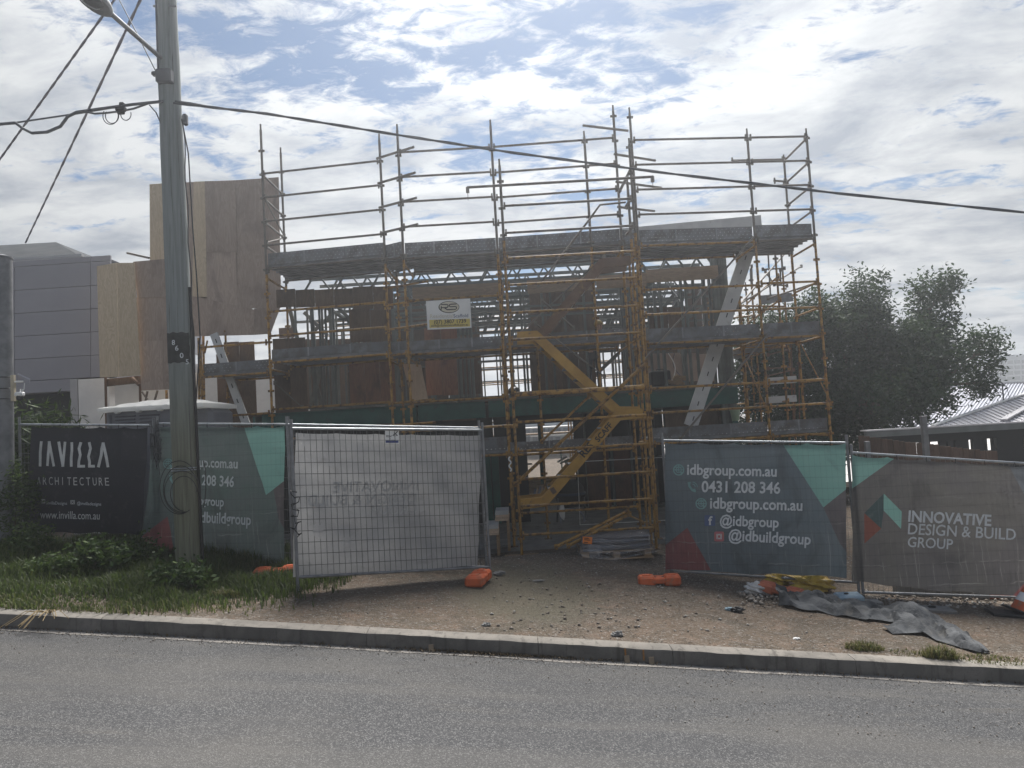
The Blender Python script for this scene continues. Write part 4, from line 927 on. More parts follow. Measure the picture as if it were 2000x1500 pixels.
# rails of the side run seen over the mid deck
for p, q, Y0, Y1 in (((1440, 600), (1535, 493), 15.6, 18.5), ((1440, 597), (1565, 520), 15.5, 20), ((1500, 583), (1592, 553), 17, 15.2), ((1490, 526), (1532, 524), 18, 18), ((1495, 530), (1512, 556), 18, 18), ((1512, 556), (1537, 558), 18, 18), ((1524, 527), (1525, 555), 18, 18), ((1500, 492), (1505, 580), 18.2, 18.2), ((1547, 494), (1552, 568), 18.4, 18.4), ((1468, 520), (1470, 580), 19, 19)):
    brace(at(*p, Y0), at(*q, Y1), .022, GRT, side, 'guard_tube')
for p, q in (((1502, 682), (1537, 678)), ((1500, 693), (1538, 683)), ((1530, 660), (1542, 690)), ((1500, 720), (1545, 717)), ((1498, 735), (1550, 722)), ((1552, 735), (1553, 850)), ((1545, 660), (1550, 850)), ((1560, 668), (1562, 850))): brace(at(*p, 17.2), at(*q, 17.6), .016, RUST, side, 'loose_tube')
for y in (745, 782): MB().beam(at(1498, y, 17), at(1552, y - 4, 17), .25, .16).build('stored_plank', ALU, side)
# ------------------------------------------------------------------ the unfinished house
hs_ = thing('unfinished_house', 'steel framed two storey house under construction behind the scaffold', 'house', (0, 15.7, SLABZ))
HX0, HX1, HY0, HY1 = -6.4, 5.05, 15.75, 24.4; F1 = 3.03; TOPZ = 5.62
def hbox(c, s, m, n, **k): return MB().box(c, s).build(n, m, hs_, origin=c, **k)
def rectp(px0, py0, px1, py1, Y, m, n='plywood_panel', th=.018, **k):
    a = at((px0 + px1) / 2, py0, Y); b = at((px0 + px1) / 2, py1, Y); l = at(px0, (py0 + py1) / 2, Y).x; r = at(px1, (py0 + py1) / 2, Y).x
    return hbox(((l + r) / 2, Y, (a.z + b.z) / 2), (r - l, th, a.z - b.z), m, n, **k)
STUDM = None
def stud(x, Y, z0, z1, m=STUD, w=.045, d=.09):
    """C section stud; one mesh per height is shared"""
    global STUDM
    STUDM = STUDM or {}; key = round(z1 - z0, 2), w, d
    if key not in STUDM:
        h = z1 - z0; mb = MB().box((0, 0, h / 2), (w, .004, h)).box((-w / 2, d / 2, h / 2), (.004, d, h)).box((w / 2, .012, h / 2), (.004, .03, h))
        o = mb.build('stud', m, None); STUDM[key] = o.data; bpy.data.objects.remove(o)
    o = bpy.data.objects.new('stud', STUDM[key]); COL.objects.link(o); o.parent = hs_; o.location = Vector((x, Y, z0)) - ORG[hs_.name]; ORG[o.name] = Vector((x, Y, z0)); return o
def plate(x0, x1, Y, z, m=STUD, h=.06): return hbox(((x0 + x1) / 2, Y + .045, z), (x1 - x0, .09, h), m, 'wall_plate')
nst = 0
# openings by photo columns (x ranges) left clear of studs and panels so that the sky shows
GAPS = [(938, 1034), (1160, 1216)]
def clear(x, Y, gaps):
    for g in gaps:
        if at(g[0], 660, Y).x < x < at(g[1], 660, Y).x: return True
    return False
for Y, x0, x1, sp, z0, z1, gaps in ((15.78, -4.75, 4.9, .46, F1, TOPZ, GAPS), (17.6, -5.0, 4.8, .5, F1, TOPZ, GAPS), (19.6, -6, 4.9, .55, F1, TOPZ, GAPS), (21.8, -6.2, 5, .6, F1, TOPZ, GAPS), (24.2, -6.3, 5.05, .6, F1, TOPZ, []), (18.6, -6, 4.9, .6, SLABZ, 2.65, [(1025, 1128)]), (23.5, -6.2, 5, .9, SLABZ, 2.65, [(1025, 1128)])):
    x = x0
    while x < x1:
        if not clear(x, Y, gaps): stud(x, Y, z0, z1)
        x += sp * random.uniform(.8, 1.15)
    for z in (z0 + .03, z1 - .03, z0 + (z1 - z0) * .5):
        if z == z0 + (z1 - z0) * .5:
            xa = x0
            segs = [x0] + sorted([at(v, 660, Y).x for g in gaps for v in g]) + [x1]
            for i in range(0, len(segs), 2): plate(segs[i], segs[i + 1], Y, z, h=.04)
        else: plate(x0, x1, Y, z)
# cross walls running back
for x in (-4.5, -3.2, -1.4, 1.0, 3.4):
    for Y in np.arange(16.3, 24, .75): stud(x + random.uniform(-.02, .02), float(Y), F1, TOPZ)
    hbox((x, 20, TOPZ - .03), (.09, 8.2, .06), STUD, 'wall_plate'); hbox((x, 20, F1 + .04), (.09, 8.2, .06), STUD, 'wall_plate')
# window heads and sills in the rear openings
for g, zs in ((GAPS[0], (4.02, 4.78, 5.0, 5.25)), (GAPS[1], (4.1, 4.75, 4.95, 5.2, 5.45))):
    for k, z in enumerate(zs):
        for Y in (17.6, 21.8)[k % 2:k % 2 + 1]: a, b = at(g[0], 660, Y).x - .1, at(g[1], 660, Y).x + .1; plate(a, b, Y, z, h=.05)
    Y = 24.1; a, b = at(g[0], 700, Y).x, at(g[1], 700, Y).x
    for f in (.33, .66): stud(a + (b - a) * f, Y, F1, TOPZ)
    for j in range(3): MB().beam(at(g[0] + 8 + 22 * j, 648, 20 + j * .7), at(g[0] + 26 + 20 * j, 600, 20 + j * .7), .05, .09).build('web_strut', STUD, hs_)
# floor: steel edge beam, joists, sheet floor
bm_ = MB(); zc = (F1 + 2.62) / 2 - .03
for (a, b) in ((-5.55, -2.15), (-2.1, -.62), (-.55, 4.95)):
    mb = MB().box(((a + b) / 2, 15.70, zc), (b - a, .012, .36))
    for s_ in (-1, 1): mb.box(((a + b) / 2, 15.66, zc + s_ * .176), (b - a, .085, .012))
    for k in np.arange(a + .3, b - .1, .75): mb.box((float(k), 15.69, zc), (.03, .02, .03))
    mb.build('edge_beam', GREEN, hs_)
for x in np.arange(-5.8, 5.0, .6): hbox((float(x), 20, 2.80), (.05, 8.2, .28), GREEN if int(x * 10) % 3 else STUD, 'floor_joist')
hbox((-.6, 20.1, 2.98), (11.3, 8.5, .022), PLYB, 'floor_sheet')
# timber lintel beams under the roof, built of butted lengths
for p0, p1, Y in (((806, 575), (985, 564), 15.72), ((1030, 561), (1160, 553), 15.74), ((1165, 552), (1262, 546), 15.70), ((1262, 540), (1402, 531), 15.68)):
    a, b = at(*p0, Y), at(*p1, Y); MB().beam(a, b, .065, .29).build('lintel_beam', LVL, hs_)
# plywood bracing sheets, front to back; the rearmost added to shut out the sky
for r, Y, m in (((536, 660, 600, 832), 15.735, PLYB), ((683, 700, 772, 788), 15.735, PLYR), ((683, 604, 765, 668), 15.735, PLYB), ((540, 565, 690, 600), 15.735, PLYB), ((690, 560, 768, 604), 15.735, PLYB), ((829, 640, 893, 668), 15.735, PLYR), ((832, 695, 894, 772), 15.735, PLYR), ((700, 800, 770, 830), 15.735, PLYB),
                ((1036, 560, 1098, 665), 17.0, PLYB), ((1098, 556, 1160, 665), 17.02, PLYB), ((1036, 690, 1098, 766), 17.0, PLYB), ((1098, 690, 1164, 766), 17.02, PLYB), ((1268, 600, 1342, 650), 16.5, PLYB), ((1264, 690, 1330, 745), 18.0, PLY), ((1330, 690, 1400, 745), 18.02, PLY),
                ((440, 668, 500, 835), 16.2, PLYB), ((1218, 560, 1262, 745), 19.2, PLYB), ((895, 700, 938, 770), 19.4, PLYB), ((780, 560, 832, 700), 20.4, PLYB), ((864, 800, 930, 822), 15.8, PLYB), ((900, 650, 938, 690), 19, PLYB), ((1215, 690, 1262, 745), 19, PLYB), ((1345, 560, 1400, 690), 21, PLYB), ((540, 662, 740, 800), 22.6, PLYB), ((740, 600, 940, 800), 22.62, PLYB), ((1034, 560, 1160, 800), 22.6, PLYB), ((1216, 640, 1400, 800), 22.6, PLYB), ((425, 690, 500, 840), 17.4, PLYB), ((1300, 800, 1440, 860), 15.9, PLYB), ((590, 690, 680, 790), 21.5, PLYB), ((545, 640, 575, 660), 19, PLYB)):
    w = r[2] - r[0]; k = max(1, round(w / 34))
    for i in range(k): rectp(r[0] + w * i / k + (.35 if i else 0), r[1] + random.uniform(-1, 1), r[0] + w * (i + 1) / k - .35, r[3], Y + .004 * (i % 2), random.choice((PLYB, m, m, m)))
# clustered corner posts
for px in (1402, 1408, 1414, 1420, 1426): stud(at(px, 650, 15.72).x, 15.72, .1, 5.95, d=.12, w=.06)
for px in (1222, 1232, 1240, 1030, 1024, 900, 908, 916, 924, 640, 650, 628, 612): stud(at(px, 720, 16.1).x, 16.1, F1, TOPZ)
for px in (1345, 1360, 1380, 1392): stud(at(px, 640, 16.0).x, 16.0, F1, TOPZ)
# loose C sections leaning inside
for p, q, Y in (((607, 790), (633, 700), 17), ((615, 785), (622, 710), 17.4), ((628, 790), (604, 700), 18), ((650, 782), (655, 690), 17), ((660, 600), (700, 640), 18), ((594, 610), (640, 655), 18), ((610, 650), (650, 612), 18.6), ((565, 600), (588, 690), 17), ((1290, 640), (1345, 560), 18), ((1265, 640), (1320, 570), 19), ((1330, 640), (1370, 570), 19.5), ((1300, 650), (1390, 590), 20), ((1280, 600), (1310, 660), 20.5), ((1180, 650), (1192, 615), 18), ((960, 640), (940, 600), 20), ((1000, 655), (1012, 610), 19), ((1150, 745), (1208, 690), 18.2)):
    MB().beam(at(*p, Y), at(*q, Y), .045, .09).build('loose_stud', STUD, hs_)
# roof trusses
for i, Y in enumerate(np.arange(15.9, 24.4, .95)):
    Y = float(Y); mb = MB(); zb, zt = TOPZ + .04, 6.13 + .02 * i; mb.box((.1, Y, zb), (9.6, .045, .075)).box((.1, Y, zt), (9.6, .045, .075)); x = -4.6 + random.uniform(0, .3)
    while x < 4.6: mb.beam((x, Y + .03, zb), (x + .30, Y + .03, zt), .035, .05, up=(0, 1, 0)); mb.beam((x + .30, Y + .03, zt), (x + .62, Y + .03, zb), .035, .05, up=(0, 1, 0)); x += .62 + random.uniform(0, .25)
    mb.build('roof_truss', STUD, hs_)
for Y in (17.0, 19.8): 
    for z in (5.2, 5.0, 4.7): hbox((1.6, Y + (5 - z), z), (6.6, .045, .05), STUD, 'ceiling_batten')
# ceiling battens / services over the left rooms
for i in range(9): MB().beam((-4.6 + random.uniform(0, .5), 17.5 + i * .6, TOPZ - .35 - .05 * (i % 3)), (-1.2, 17.8 + i * .6, TOPZ - .3), .04, .05).build('ceiling_batten', STUD, hs_)
# ground floor: black sheets standing for the shade in the voids, green columns, openings
for r, Y, m, n in (((968, 800, 1031, 1030), 17.2, BLACK, 'void_shade'), ((1124, 790, 1190, 1032), 19.5, BLACK, 'void_shade'), ((1190, 790, 1300, 1032), 19.4, BLACK, 'void_shade'), ((1300, 775, 1440, 1010), 17.5, BLACK, 'void_shade'), ((1148, 880, 1192, 1016), 18.6, PLYD, 'plywood_panel'), ((1202, 880, 1234, 1016), 18.6, PLYD, 'plywood_panel'), ((420, 822, 560, 1060), 17.5, BLACK, 'void_shade'), ((560, 800, 760, 1060), 17.6, BLACK, 'void_shade'), ((760, 795, 968, 1060), 17.4, BLACK, 'void_shade'), ((1020, 800, 1130, 826), 18.4, BLACK, 'void_shade')):
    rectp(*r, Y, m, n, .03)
for r in ((946, 862, 960, 1022), (962, 862, 976, 1022)): rectp(*r, 15.8, GREEN, 'green_column', .1)
rectp(1436, 800, 1446, 1000, 15.7, GREEN, 'green_column', .1); rectp(1053, 826, 1059, 945, 20.5, GREEN, 'green_column', .1)
# inner frame line of a sliding door
MB().tube([at(1127, 885, 15.6), at(1133, 1025, 15.6), at(1300, 1016, 15.6)], .008, 6).build('door_track', WHITEP, hs_); MB().tube([at(1127, 902, 15.9), at(1300, 893, 15.9)], .008, 6).build('service_pipe', WHITEP, hs_)
# ------------------------------------------------------------------ plywood hoarding on the left
ho = thing('plywood_hoarding', 'tall stepped hoarding of weathered plywood sheets behind the wooden pole', 'hoarding', at(360, 760, 15.9))
def sheet_px(c, Y, m, lab=None, th=.016, Y2=None):
    q = [at(*p, Y) for p in c]; MB().prism(q, (0, th, 0)).build('plywood_sheet', m, ho, label=lab)
sheet_px([(293, 508), (342, 506), (332, 357), (292, 360)], 16.0, PLYF, 'pale clean plywood sheet at the top corner')
sheet_px([(330, 600), (393, 600), (390, 355), (331, 357)], 16.04, PLY); sheet_px([(376, 580), (403.6, 580), (401, 354), (378, 355)], 16.02, PLYF)
sheet_px([(403, 493), (463, 492), (460, 352), (400, 354)], 16.0, PLY); sheet_px([(404, 606), (464, 604), (463, 489), (403, 490)], 16.02, PLY)
sheet_px([(463, 604), (549, 600), (544, 346), (459, 352)], 16.02, PLY)
sheet_px([(376, 657), (496, 654), (496, 604), (374, 578)], 15.99, PLY); sheet_px([(496, 654), (528, 652), (548, 598), (496, 603)], 16.0, PLY); sheet_px([(345, 600), (548, 598), (543, 352), (340, 360)], 16.08, PLY)
sheet_px([(195, 737), (232, 736), (228, 513), (189, 520)], 15.6, PLYF, 'pale knotty plywood sheet beside the grey panelled house'); sheet_px([(232.5, 736), (275, 733), (262, 513), (228.5, 513.5)], 15.6, PLYF, 'pale knotty plywood sheet next to the weathered ones')
sheet_px([(268, 582), (338, 580), (332, 505), (260, 511)], 15.7, PLY); sheet_px([(271, 667), (340, 664), (338, 579), (266, 581)], 15.72, PLY); sheet_px([(276, 763), (318, 761), (316, 665), (271, 666)], 15.7, PLY); sheet_px([(318.5, 761), (344, 760), (342, 662), (316.2, 665)], 15.7, PLY)
# scaffold legs and props carrying the hoarding
for px, y0, y1, Y in ((206, 737, 812, 15.75), (273, 735, 800, 15.75), (325, 762, 812, 15.85), (388, 660, 835, 15.6), (397, 640, 835, 16.2)): MB().tube([at(px, y0, Y), at(px + 3, y1 + 60, Y)], .028, 8).build('support_post', RUST if px < 300 else YEL, ho)
MB().beam(at(208, 748, 15.8), at(273, 741, 15.8), .05, .16).build('support_beam', PLYB, ho); MB().tube([at(258, 738, 15.75), at(272, 752, 15.7)], .04, 8).build('support_brace', RUST, ho)
for p, q in (((278, 765), (288, 780)), ((288, 764), (284, 785)), ((308, 762), (302, 782)), ((248, 494), (292, 504))): MB().tube([at(*p, 15.9), at(*q, 15.9)], .025, 8).build('support_tube', GRT, ho)
MB().tube([at(405, 665, 15.9), at(400, 690, 15.9)], .02, 8).build('support_tube', YEL, ho)
# ------------------------------------------------------------------ planks, beam and gear on the scaffold
def plank(p, q, Y0, Y1, w, h, label, cat, m, name, slots=True, group=None):
    a, b = at(*p, Y0), at(*q, Y1); t = thing(name, label, cat, a, group); d = (b - a).normalized(); mb = MB().beam(a, b, h, w, up=Vector((0, -1, 0)).cross(d)); mb.build('board', m, t)
    if slots:
        nn = int((b - a).length / .33)
        for i in range(nn): c = a.lerp(b, (i + .5) / nn); MB().beam(c - d * .05 + Vector((0, -h / 2 - .002, 0)), c + d * .05 + Vector((0, -h / 2 - .002, 0)), .004, .022, up=Vector((0, -1, 0)).cross(d)).build('slot_hole', BLACKI, t)
    return t
plank((1460, 490), (1349, 832), 15.35, 15.1, .29, .05, 'long pale slotted raking plank leaning by the steel corner posts', 'plank', ALU, 'raking_plank', group='pale raking planks')
plank((418, 652), (481, 828), 15.6, 15.3, .17, .05, 'narrow pale raking plank by the portable toilet', 'plank', ALU, 'raking_plank', group='pale raking planks')
plank((1160, 462), (1486, 431), 15.05, 14.9, .22, .07, 'long pale beam lying along the top deck against the sky', 'beam', ALU, 'pale_beam', False)
bo = MB().prism([at(*p, 15.55) for p in ((806, 786), (836, 780), (822, 712), (786, 710))], (0, .02, 0)).build('leaning_board', PALE, None, origin=at(812, 780, 15.55)); tag(bo, 'pale tan board leaning against the red plywood on the first floor', 'board')
cs = thing('tool_case', 'black tool case on the first floor beside the timber offcuts', 'case', at(1290, 755, 15.9)); a = at(1289, 739, 16.0)
MB().cbox(a, (.44, .3, .34), .03).build('body', BLACK, cs); MB().tube([a + Vector((-.08, -.05, .16)), a + Vector((-.08, -.05, .2)), a + Vector((.08, -.05, .2)), a + Vector((.08, -.05, .16))], .012, 6).build('handle', RUBBER, cs)
of = MB(); 
for k in range(7): c = at(1318 + random.uniform(-6, 18), 742 + random.uniform(-6, 5), 15.9); of.box(c, (random.uniform(.1, .3), .1, .05), Matrix.Rotation(random.uniform(-.5, .5), 3, 'Y'))
tag(of.build('timber_offcuts', PINE, None, origin=at(1330, 745, 15.9)), 'small heap of timber offcuts beside the black tool case', 'offcuts')
bk = thing('bucket', 'pale green bucket standing under the end of the green beam', 'bucket', at(1437, 822, 15.5)); a = at(1437, 822, 15.4)
MB().lathe(a, [(.075, 0), (.11, .23), (.125, .235), (.125, .26), (.10, .26), (.09, .2)], 16).build('pail', M('pale_green_plastic', (.25, .33, .22), None, 4, .5), bk); MB().lathe(a + Vector((0, 0, .20)), [(.0, 0), (.095, 0)], 16).build('contents', RUBBER, bk)
bg2 = thing('tool_bag', 'dark slumped bag on the first floor sill behind the stair tower', 'bag', at(1003, 772, 15.6)); c = at(1003, 765, 15.7)
def blob(c, r, seed=0, amp=.15, n=3, freq=3.0):
    bm = bmesh.new(); bmesh.ops.create_icosphere(bm, subdivisions=n, radius=1); mb = MB()
    for v in bm.verts:
        p = v.co.copy(); k = 1 + amp * (math.sin(p.x * freq + seed) * math.cos(p.y * freq * 1.3 + seed * 2) + .6 * math.sin(p.z * freq * 2.1 + p.x * 5 + seed * 3) + .4 * abs(math.sin(p.y * freq * 3 + p.z * 4 + seed)))
        v.co = Vector((p.x * r[0], p.y * r[1], p.z * r[2])) * k
    bm.verts.index_update(); mb.add([Vector(c) + v.co for v in bm.verts], [[q.index for q in f.verts] for f in bm.faces]); bm.free(); mb.smooth = True; return mb
blob(c, (.13, .12, .10), 2).build('bag', RUBBER, bg2); MB().tube([c + Vector((-.07, -.05, .07)), c + Vector((-.03, -.06, .14)), c + Vector((.04, -.06, .14)), c + Vector((.08, -.05, .06))], .01, 6).build('strap', RUBBER, bg2)
# flexible conduits hanging in the right hand room
for k, (p, q, s_) in enumerate((((1305, 690), (1312, 745), 10), ((1318, 690), (1330, 735), -9), ((1308, 560), (1330, 640), 14), ((1325, 570), (1318, 645), -10))):
    mb = MB(); Y = 17.0 + k * .2; pts = [at(p[0] + (q[0] - p[0]) * i / 10 + s_ * math.sin(i / 10 * 3.14), p[1] + (q[1] - p[1]) * i / 10, Y) for i in range(11)]
    tag(mb.tube(pts, .012, 6).build('conduit', LEADIN if k % 2 else WHITEP, None, origin=pts[0]), ('white curved conduit hanging low behind the raking plank', 'dark curved conduit hanging low behind the raking plank', 'white looped conduit under the lintel beam by the corner posts', 'dark looped conduit under the lintel beam by the corner posts')[k], 'conduit', 'conduits hanging behind the raking plank')
# worker inside
def person():
    J = dict(pel=(0, 0, .92), sp=(.03, -.06, 1.12), ch=(.08, -.16, 1.33), nk=(.12, -.22, 1.44), hd=(.14, -.27, 1.53), top=(.14, -.28, 1.63), hl=(-.09, 0, .88), kl=(-.11, -.05, .5), fl=(-.11, 0, .08), tl=(-.11, -.16, .04), hr=(.09, 0, .88), kr=(.11, -.07, .5), fr=(.11, .02, .08), tr=(.11, -.14, .04), sl=(-.1, -.14, 1.36), el=(-.2, -.26, 1.14), wl=(-.12, -.44, 1.0), sr=(.25, -.17, 1.36), er=(.33, -.3, 1.15), wr=(.28, -.48, 1.02))
    Rr = dict(pel=.15, sp=.135, ch=.15, nk=.06, hd=.095, top=.07, hl=.095, kl=.062, fl=.045, tl=.04, hr=.095, kr=.062, fr=.045, tr=.04, sl=.07, el=.045, wl=.034, sr=.07, er=.045, wr=.034)
    E = [('pel', 'sp'), ('sp', 'ch'), ('ch', 'nk'), ('nk', 'hd'), ('hd', 'top'), ('pel', 'hl'), ('hl', 'kl'), ('kl', 'fl'), ('fl', 'tl'), ('pel', 'hr'), ('hr', 'kr'), ('kr', 'fr'), ('fr', 'tr'), ('ch', 'sl'), ('sl', 'el'), ('el', 'wl'), ('ch', 'sr'), ('sr', 'er'), ('er', 'wr')]
    ks = list(J); me = bpy.data.meshes.new('body'); me.from_pydata([J[k] for k in ks], [(ks.index(a), ks.index(b)) for a, b in E], []); o = bpy.data.objects.new('body', me); COL.objects.link(o)
    o.modifiers.new('skin', 'SKIN'); o.modifiers.new('sub', 'SUBSURF').levels = 1
    for i, k in enumerate(ks): me.skin_vertices[0].data[i].radius = (Rr[k], Rr[k])
    me.skin_vertices[0].data[0].use_root = True
    bpy.context.view_layer.update(); m2 = bpy.data.meshes.new_from_object(o.evaluated_get(bpy.context.evaluated_depsgraph_get())); bpy.data.objects.remove(o); return m2
pw = at(1164, 640, 16.6); per = thing('person', 'worker in dark clothes and cap leaning forward on the upper floor by a bright window', 'person', (pw.x - .1, 16.7, F1))
m2 = person(); m2.materials.append(M('dark_workwear', (.035, .038, .05), None, 4, .8)); ob = bpy.data.objects.new('body', m2); COL.objects.link(ob); ob.parent = per; ORG[ob.name] = ORG[per.name]
m2.polygons.foreach_set('use_smooth', [True] * len(m2.polygons))
hc = Vector(ORG[per.name]) + Vector((.14, -.27, 1.56)); SKIN = M('skin', (.42, .26, .19), None, 4, .6)
MB().lathe(hc + Vector((0, 0, .02)), [(.108, 0), (.105, .05), (.07, .10), (.02, .12)], 14).box(hc + Vector((.03, -.13, .03)), (.13, .09, .012)).build('cap', M('tan_cap', (.30, .22, .08), None, 4, .8), per)
MB().lathe(hc + Vector((0, -.035, -.10)), [(.05, 0), (.078, .04), (.085, .09), (.08, .13)], 12).cbox(hc + Vector((0, -.125, -.02)), (.025, .04, .04), .008).build('face', SKIN, per)
mb = MB()
for s_ in (-1, 1): mb.cbox(hc + Vector((s_ * .03, -.116, .005)), (.018, .012, .01), .003)
mb.build('eyes', BLACKI, per)
for wx, wy, wz in ((-.12, -.44, 1.0), (.28, -.48, 1.02)):
    c = Vector(ORG[per.name]) + Vector((wx, wy, wz)); mb = MB().cbox(c + Vector((0, -.04, -.03)), (.075, .09, .03), .01)
    for i in range(4): mb.tube([c + Vector((-.028 + i * .019, -.08, -.03)), c + Vector((-.03 + i * .02, -.12 - .006 * (i in (1, 2)), -.04)), c + Vector((-.03 + i * .02, -.135, -.07))], [.009, .0085, .007], 6)
    mb.tube([c + Vector((.035, -.03, -.03)), c + Vector((.06, -.07, -.045)), c + Vector((.05, -.1, -.06))], [.011, .01, .008], 6); mb.build('hand', SKIN, per)
# ------------------------------------------------------------------ neighbour on the left
lh = thing('neighbour_house', 'pale grey panelled modern house with flat parapet and set back hip roof', 'house', at(100, 800, 16.6))
def lpoly(pts, Y, m, n, th=.06, dy=0): return MB().prism([at(*p, Y) for p in pts], (0, th, 0)).build(n, m, lh, origin=at(*pts[0], Y))
LY = 16.6
cols = [(-120, 27.5), (28.5, 176.5), (177.5, 215)]; rows_ = [(511, 521), (522, 567), (568, 612), (613, 657), (658, 702), (703, 745)]
def ly(y, x): return y - .062 * (x - 28) + (0.0)
for (x0, x1) in cols:
    for (y0, y1) in rows_:
        f = lambda y, x: y - (.055 + .00005 * (750 - y)) * (x - 28); lpoly([(x0, f(y1, x0)), (x1, f(y1, x1)), (x1, f(y0, x1)), (x0, f(y0, x0))], LY, CLAD, 'cladding_panel')
p0, p1 = at(-120, 520, LY), at(214, 505, LY); MB().box(((p0.x + p1.x) / 2, LY + .35, (p0.z + at(28, 745, LY).z) / 2 - .02), (p1.x - p0.x - .02, .5, p0.z - at(28, 745, LY).z - .06)).build('backing_wall', JOINT, lh)
a = at(214, 512, LY); MB().box((a.x + .01, LY + 2.2, (a.z + at(180, 745, LY).z) / 2 - .05), (.06, 4.2, a.z - at(180, 745, LY).z - .1)).build('side_wall', CLAD, lh)
b = at(28, 745, LY).z; g0, g1 = at(28, 800, LY).x, at(138, 800, LY).x
MB().box(((g0 - 4 + g1) / 2 - .0, LY + 1.6, 1.9), (g1 - g0 + 4, .1, 4.8)).build('garage_door', DARKW, lh)
zt = at(80, 768, LY).z; MB().box(((g0 - 4 + g1) / 2, LY + .15, (zt + b) / 2), (g1 - g0 + 4, .3, b - zt - .03)).build('wall_over_garage', CLAD, lh)
x0 = g1; x1 = at(152, 790, LY).x; MB().box(((x0 + x1) / 2, LY + .3, 1.6), (x1 - x0, .6, 2 * (b - 1.6) - .04)).build('garage_pier', RENDERW, lh)
x2 = at(212, 790, LY).x; MB().box(((x1 + x2) / 2 + .02, LY + .12, 1.58), (x2 - x1, .24, 2 * (b - 1.62))).build('pale_wall', WHITE, lh)
MB().box(((x1 + at(380, 790, 18).x) / 2, LY + 1.6, 1.9), (at(380, 790, 18).x - x1 + .2, .2, 4.6)).build('side_passage_wall', WHITE, lh); c = at(115, 815, LY + 1); MB().box((c.x, LY + 1.0, 1.6), (.3, .3, 3)).build('inner_pier', RENDERW, lh)
# hip roof set back behind the parapet
e0, e1, r0 = at(-260, 505, 19), at(160, 502, 19.0), at(84, 463, 21.0); r1 = at(-260, 478, 21.0); ez = e1.z
MB().add([(e0.x, 19, ez), (e1.x, 19, ez), (e1.x, 27, ez), (e0.x, 27, ez), (r0.x, 21.6, r0.z), (r1.x, 21.6, r0.z), (r0.x, 24.4, r0.z), (r1.x, 24.4, r0.z)], [(0, 1, 4, 5), (1, 2, 6, 4), (2, 3, 7, 6), (4, 6, 7, 5), (3, 0, 5, 7)]).build('roof', SLATE, lh)
for k in range(3): MB().box(((e0.x + e1.x) / 2 + .04 * k, 18.95 - .04 * k, ez + .03 - .09 * k), (e1.x - e0.x + .1 - .1 * k, .1, .07)).build('eave_moulding', RENDERW, lh)
MB().box((e0.x + (e1.x - e0.x) / 2, 23, ez - 1.0), (e1.x - e0.x - .4, 7.6, 1.8)).build('upper_wall', CLAD, lh)
# white wall of the neighbour further back, seen through the left bays
nw = MB().box((at(470, 730, 27).x, 27.5, 2.6), (9.0, .3, 5.6)); tag(nw.build('garden_wall', WHITE, None, origin=(at(470, 730, 27).x, 27.5, 0)), 'white rendered wall seen between scaffold legs beside the toilet', 'wall')
# ------------------------------------------------------------------ portable toilet
pt_ = thing('portable_toilet', 'grey portable toilet with white moulded roof behind the fence by the wooden pole', 'portable toilet', (at(305, 820, 12.9).x, 12.9, .05))
GREYP = M('grey_plastic', (.175, .18, .205), (.155, .16, .185), 3, .5); PTY = 12.3; L_, R_ = at(202, 820, PTY).x, at(350, 818, PTY).x; ztp = at(270, 796, PTY).z; hgt = ztp - .1
MB().cbox(((L_ + R_) / 2, PTY + .7, .1 + hgt / 2), (R_ - L_, 1.3, hgt), .05).build('cabin', GREYP, pt_)
R2 = at(418, 815, PTY + .4).x; MB().cbox(((R_ + R2) / 2, PTY + .85, .1 + hgt / 2 - .02), (R2 - R_ - .02, 1.0, hgt - .08), .08).build('side_cabin', GREYP, pt_)
def troof():
    t = NT('translucent_white_roof'); t.set(color=(.82, .82, .80), rough=.4); tl = t.n('ShaderNodeBsdfTranslucent'); tl.inputs[0].default_value = (.85, .85, .83, 1); mx = t.n('ShaderNodeMixShader'); mx.inputs[0].default_value = .5
    t.l(t.p.outputs[0], mx.inputs[1]); t.l(tl.outputs[0], mx.inputs[2]); t.l(mx.outputs[0], t.out.inputs[0]); return t.m
def roofp(u, v):
    x = L_ - .07 + (R2 - L_ + .05) * u; y = PTY - .08 + 1.5 * v; return (x, y, ztp + .012 + .13 * (max(0, math.sin(math.pi * u)) ** .6) * (max(0, math.sin(math.pi * v)) ** .5) + .012 * (math.sin(u * 40) > .6))
mb = MB().grid(roofp, 40, 12); mb.box(((L_ + R2) / 2 - .01, PTY + .66, ztp - .02), (R2 - L_ + .06, 1.54, .075))
for u in (.16, .37, .58): mb.lathe((L_ + (R2 - L_) * u, PTY - .07, ztp - .04), [(.05, -.03), (.05, .06)], 10, 'Y')
mb.build('roof', troof(), pt_)
mb = MB()
for j in range(3): 
    for k in range(2): mb.cbox((L_ + .36 + .42 * k, PTY + .045, ztp - .14 - .055 * j), (.36, .03, .022), .008)
for x in (L_ + .1, R_ - .1): mb.cbox((x, PTY + .045, ztp - .5), (.05, .02, .8), .008)
mb.build('vent_louvres', M('dark_grey_plastic', (.09, .093, .115), None, 3, .5), pt_)
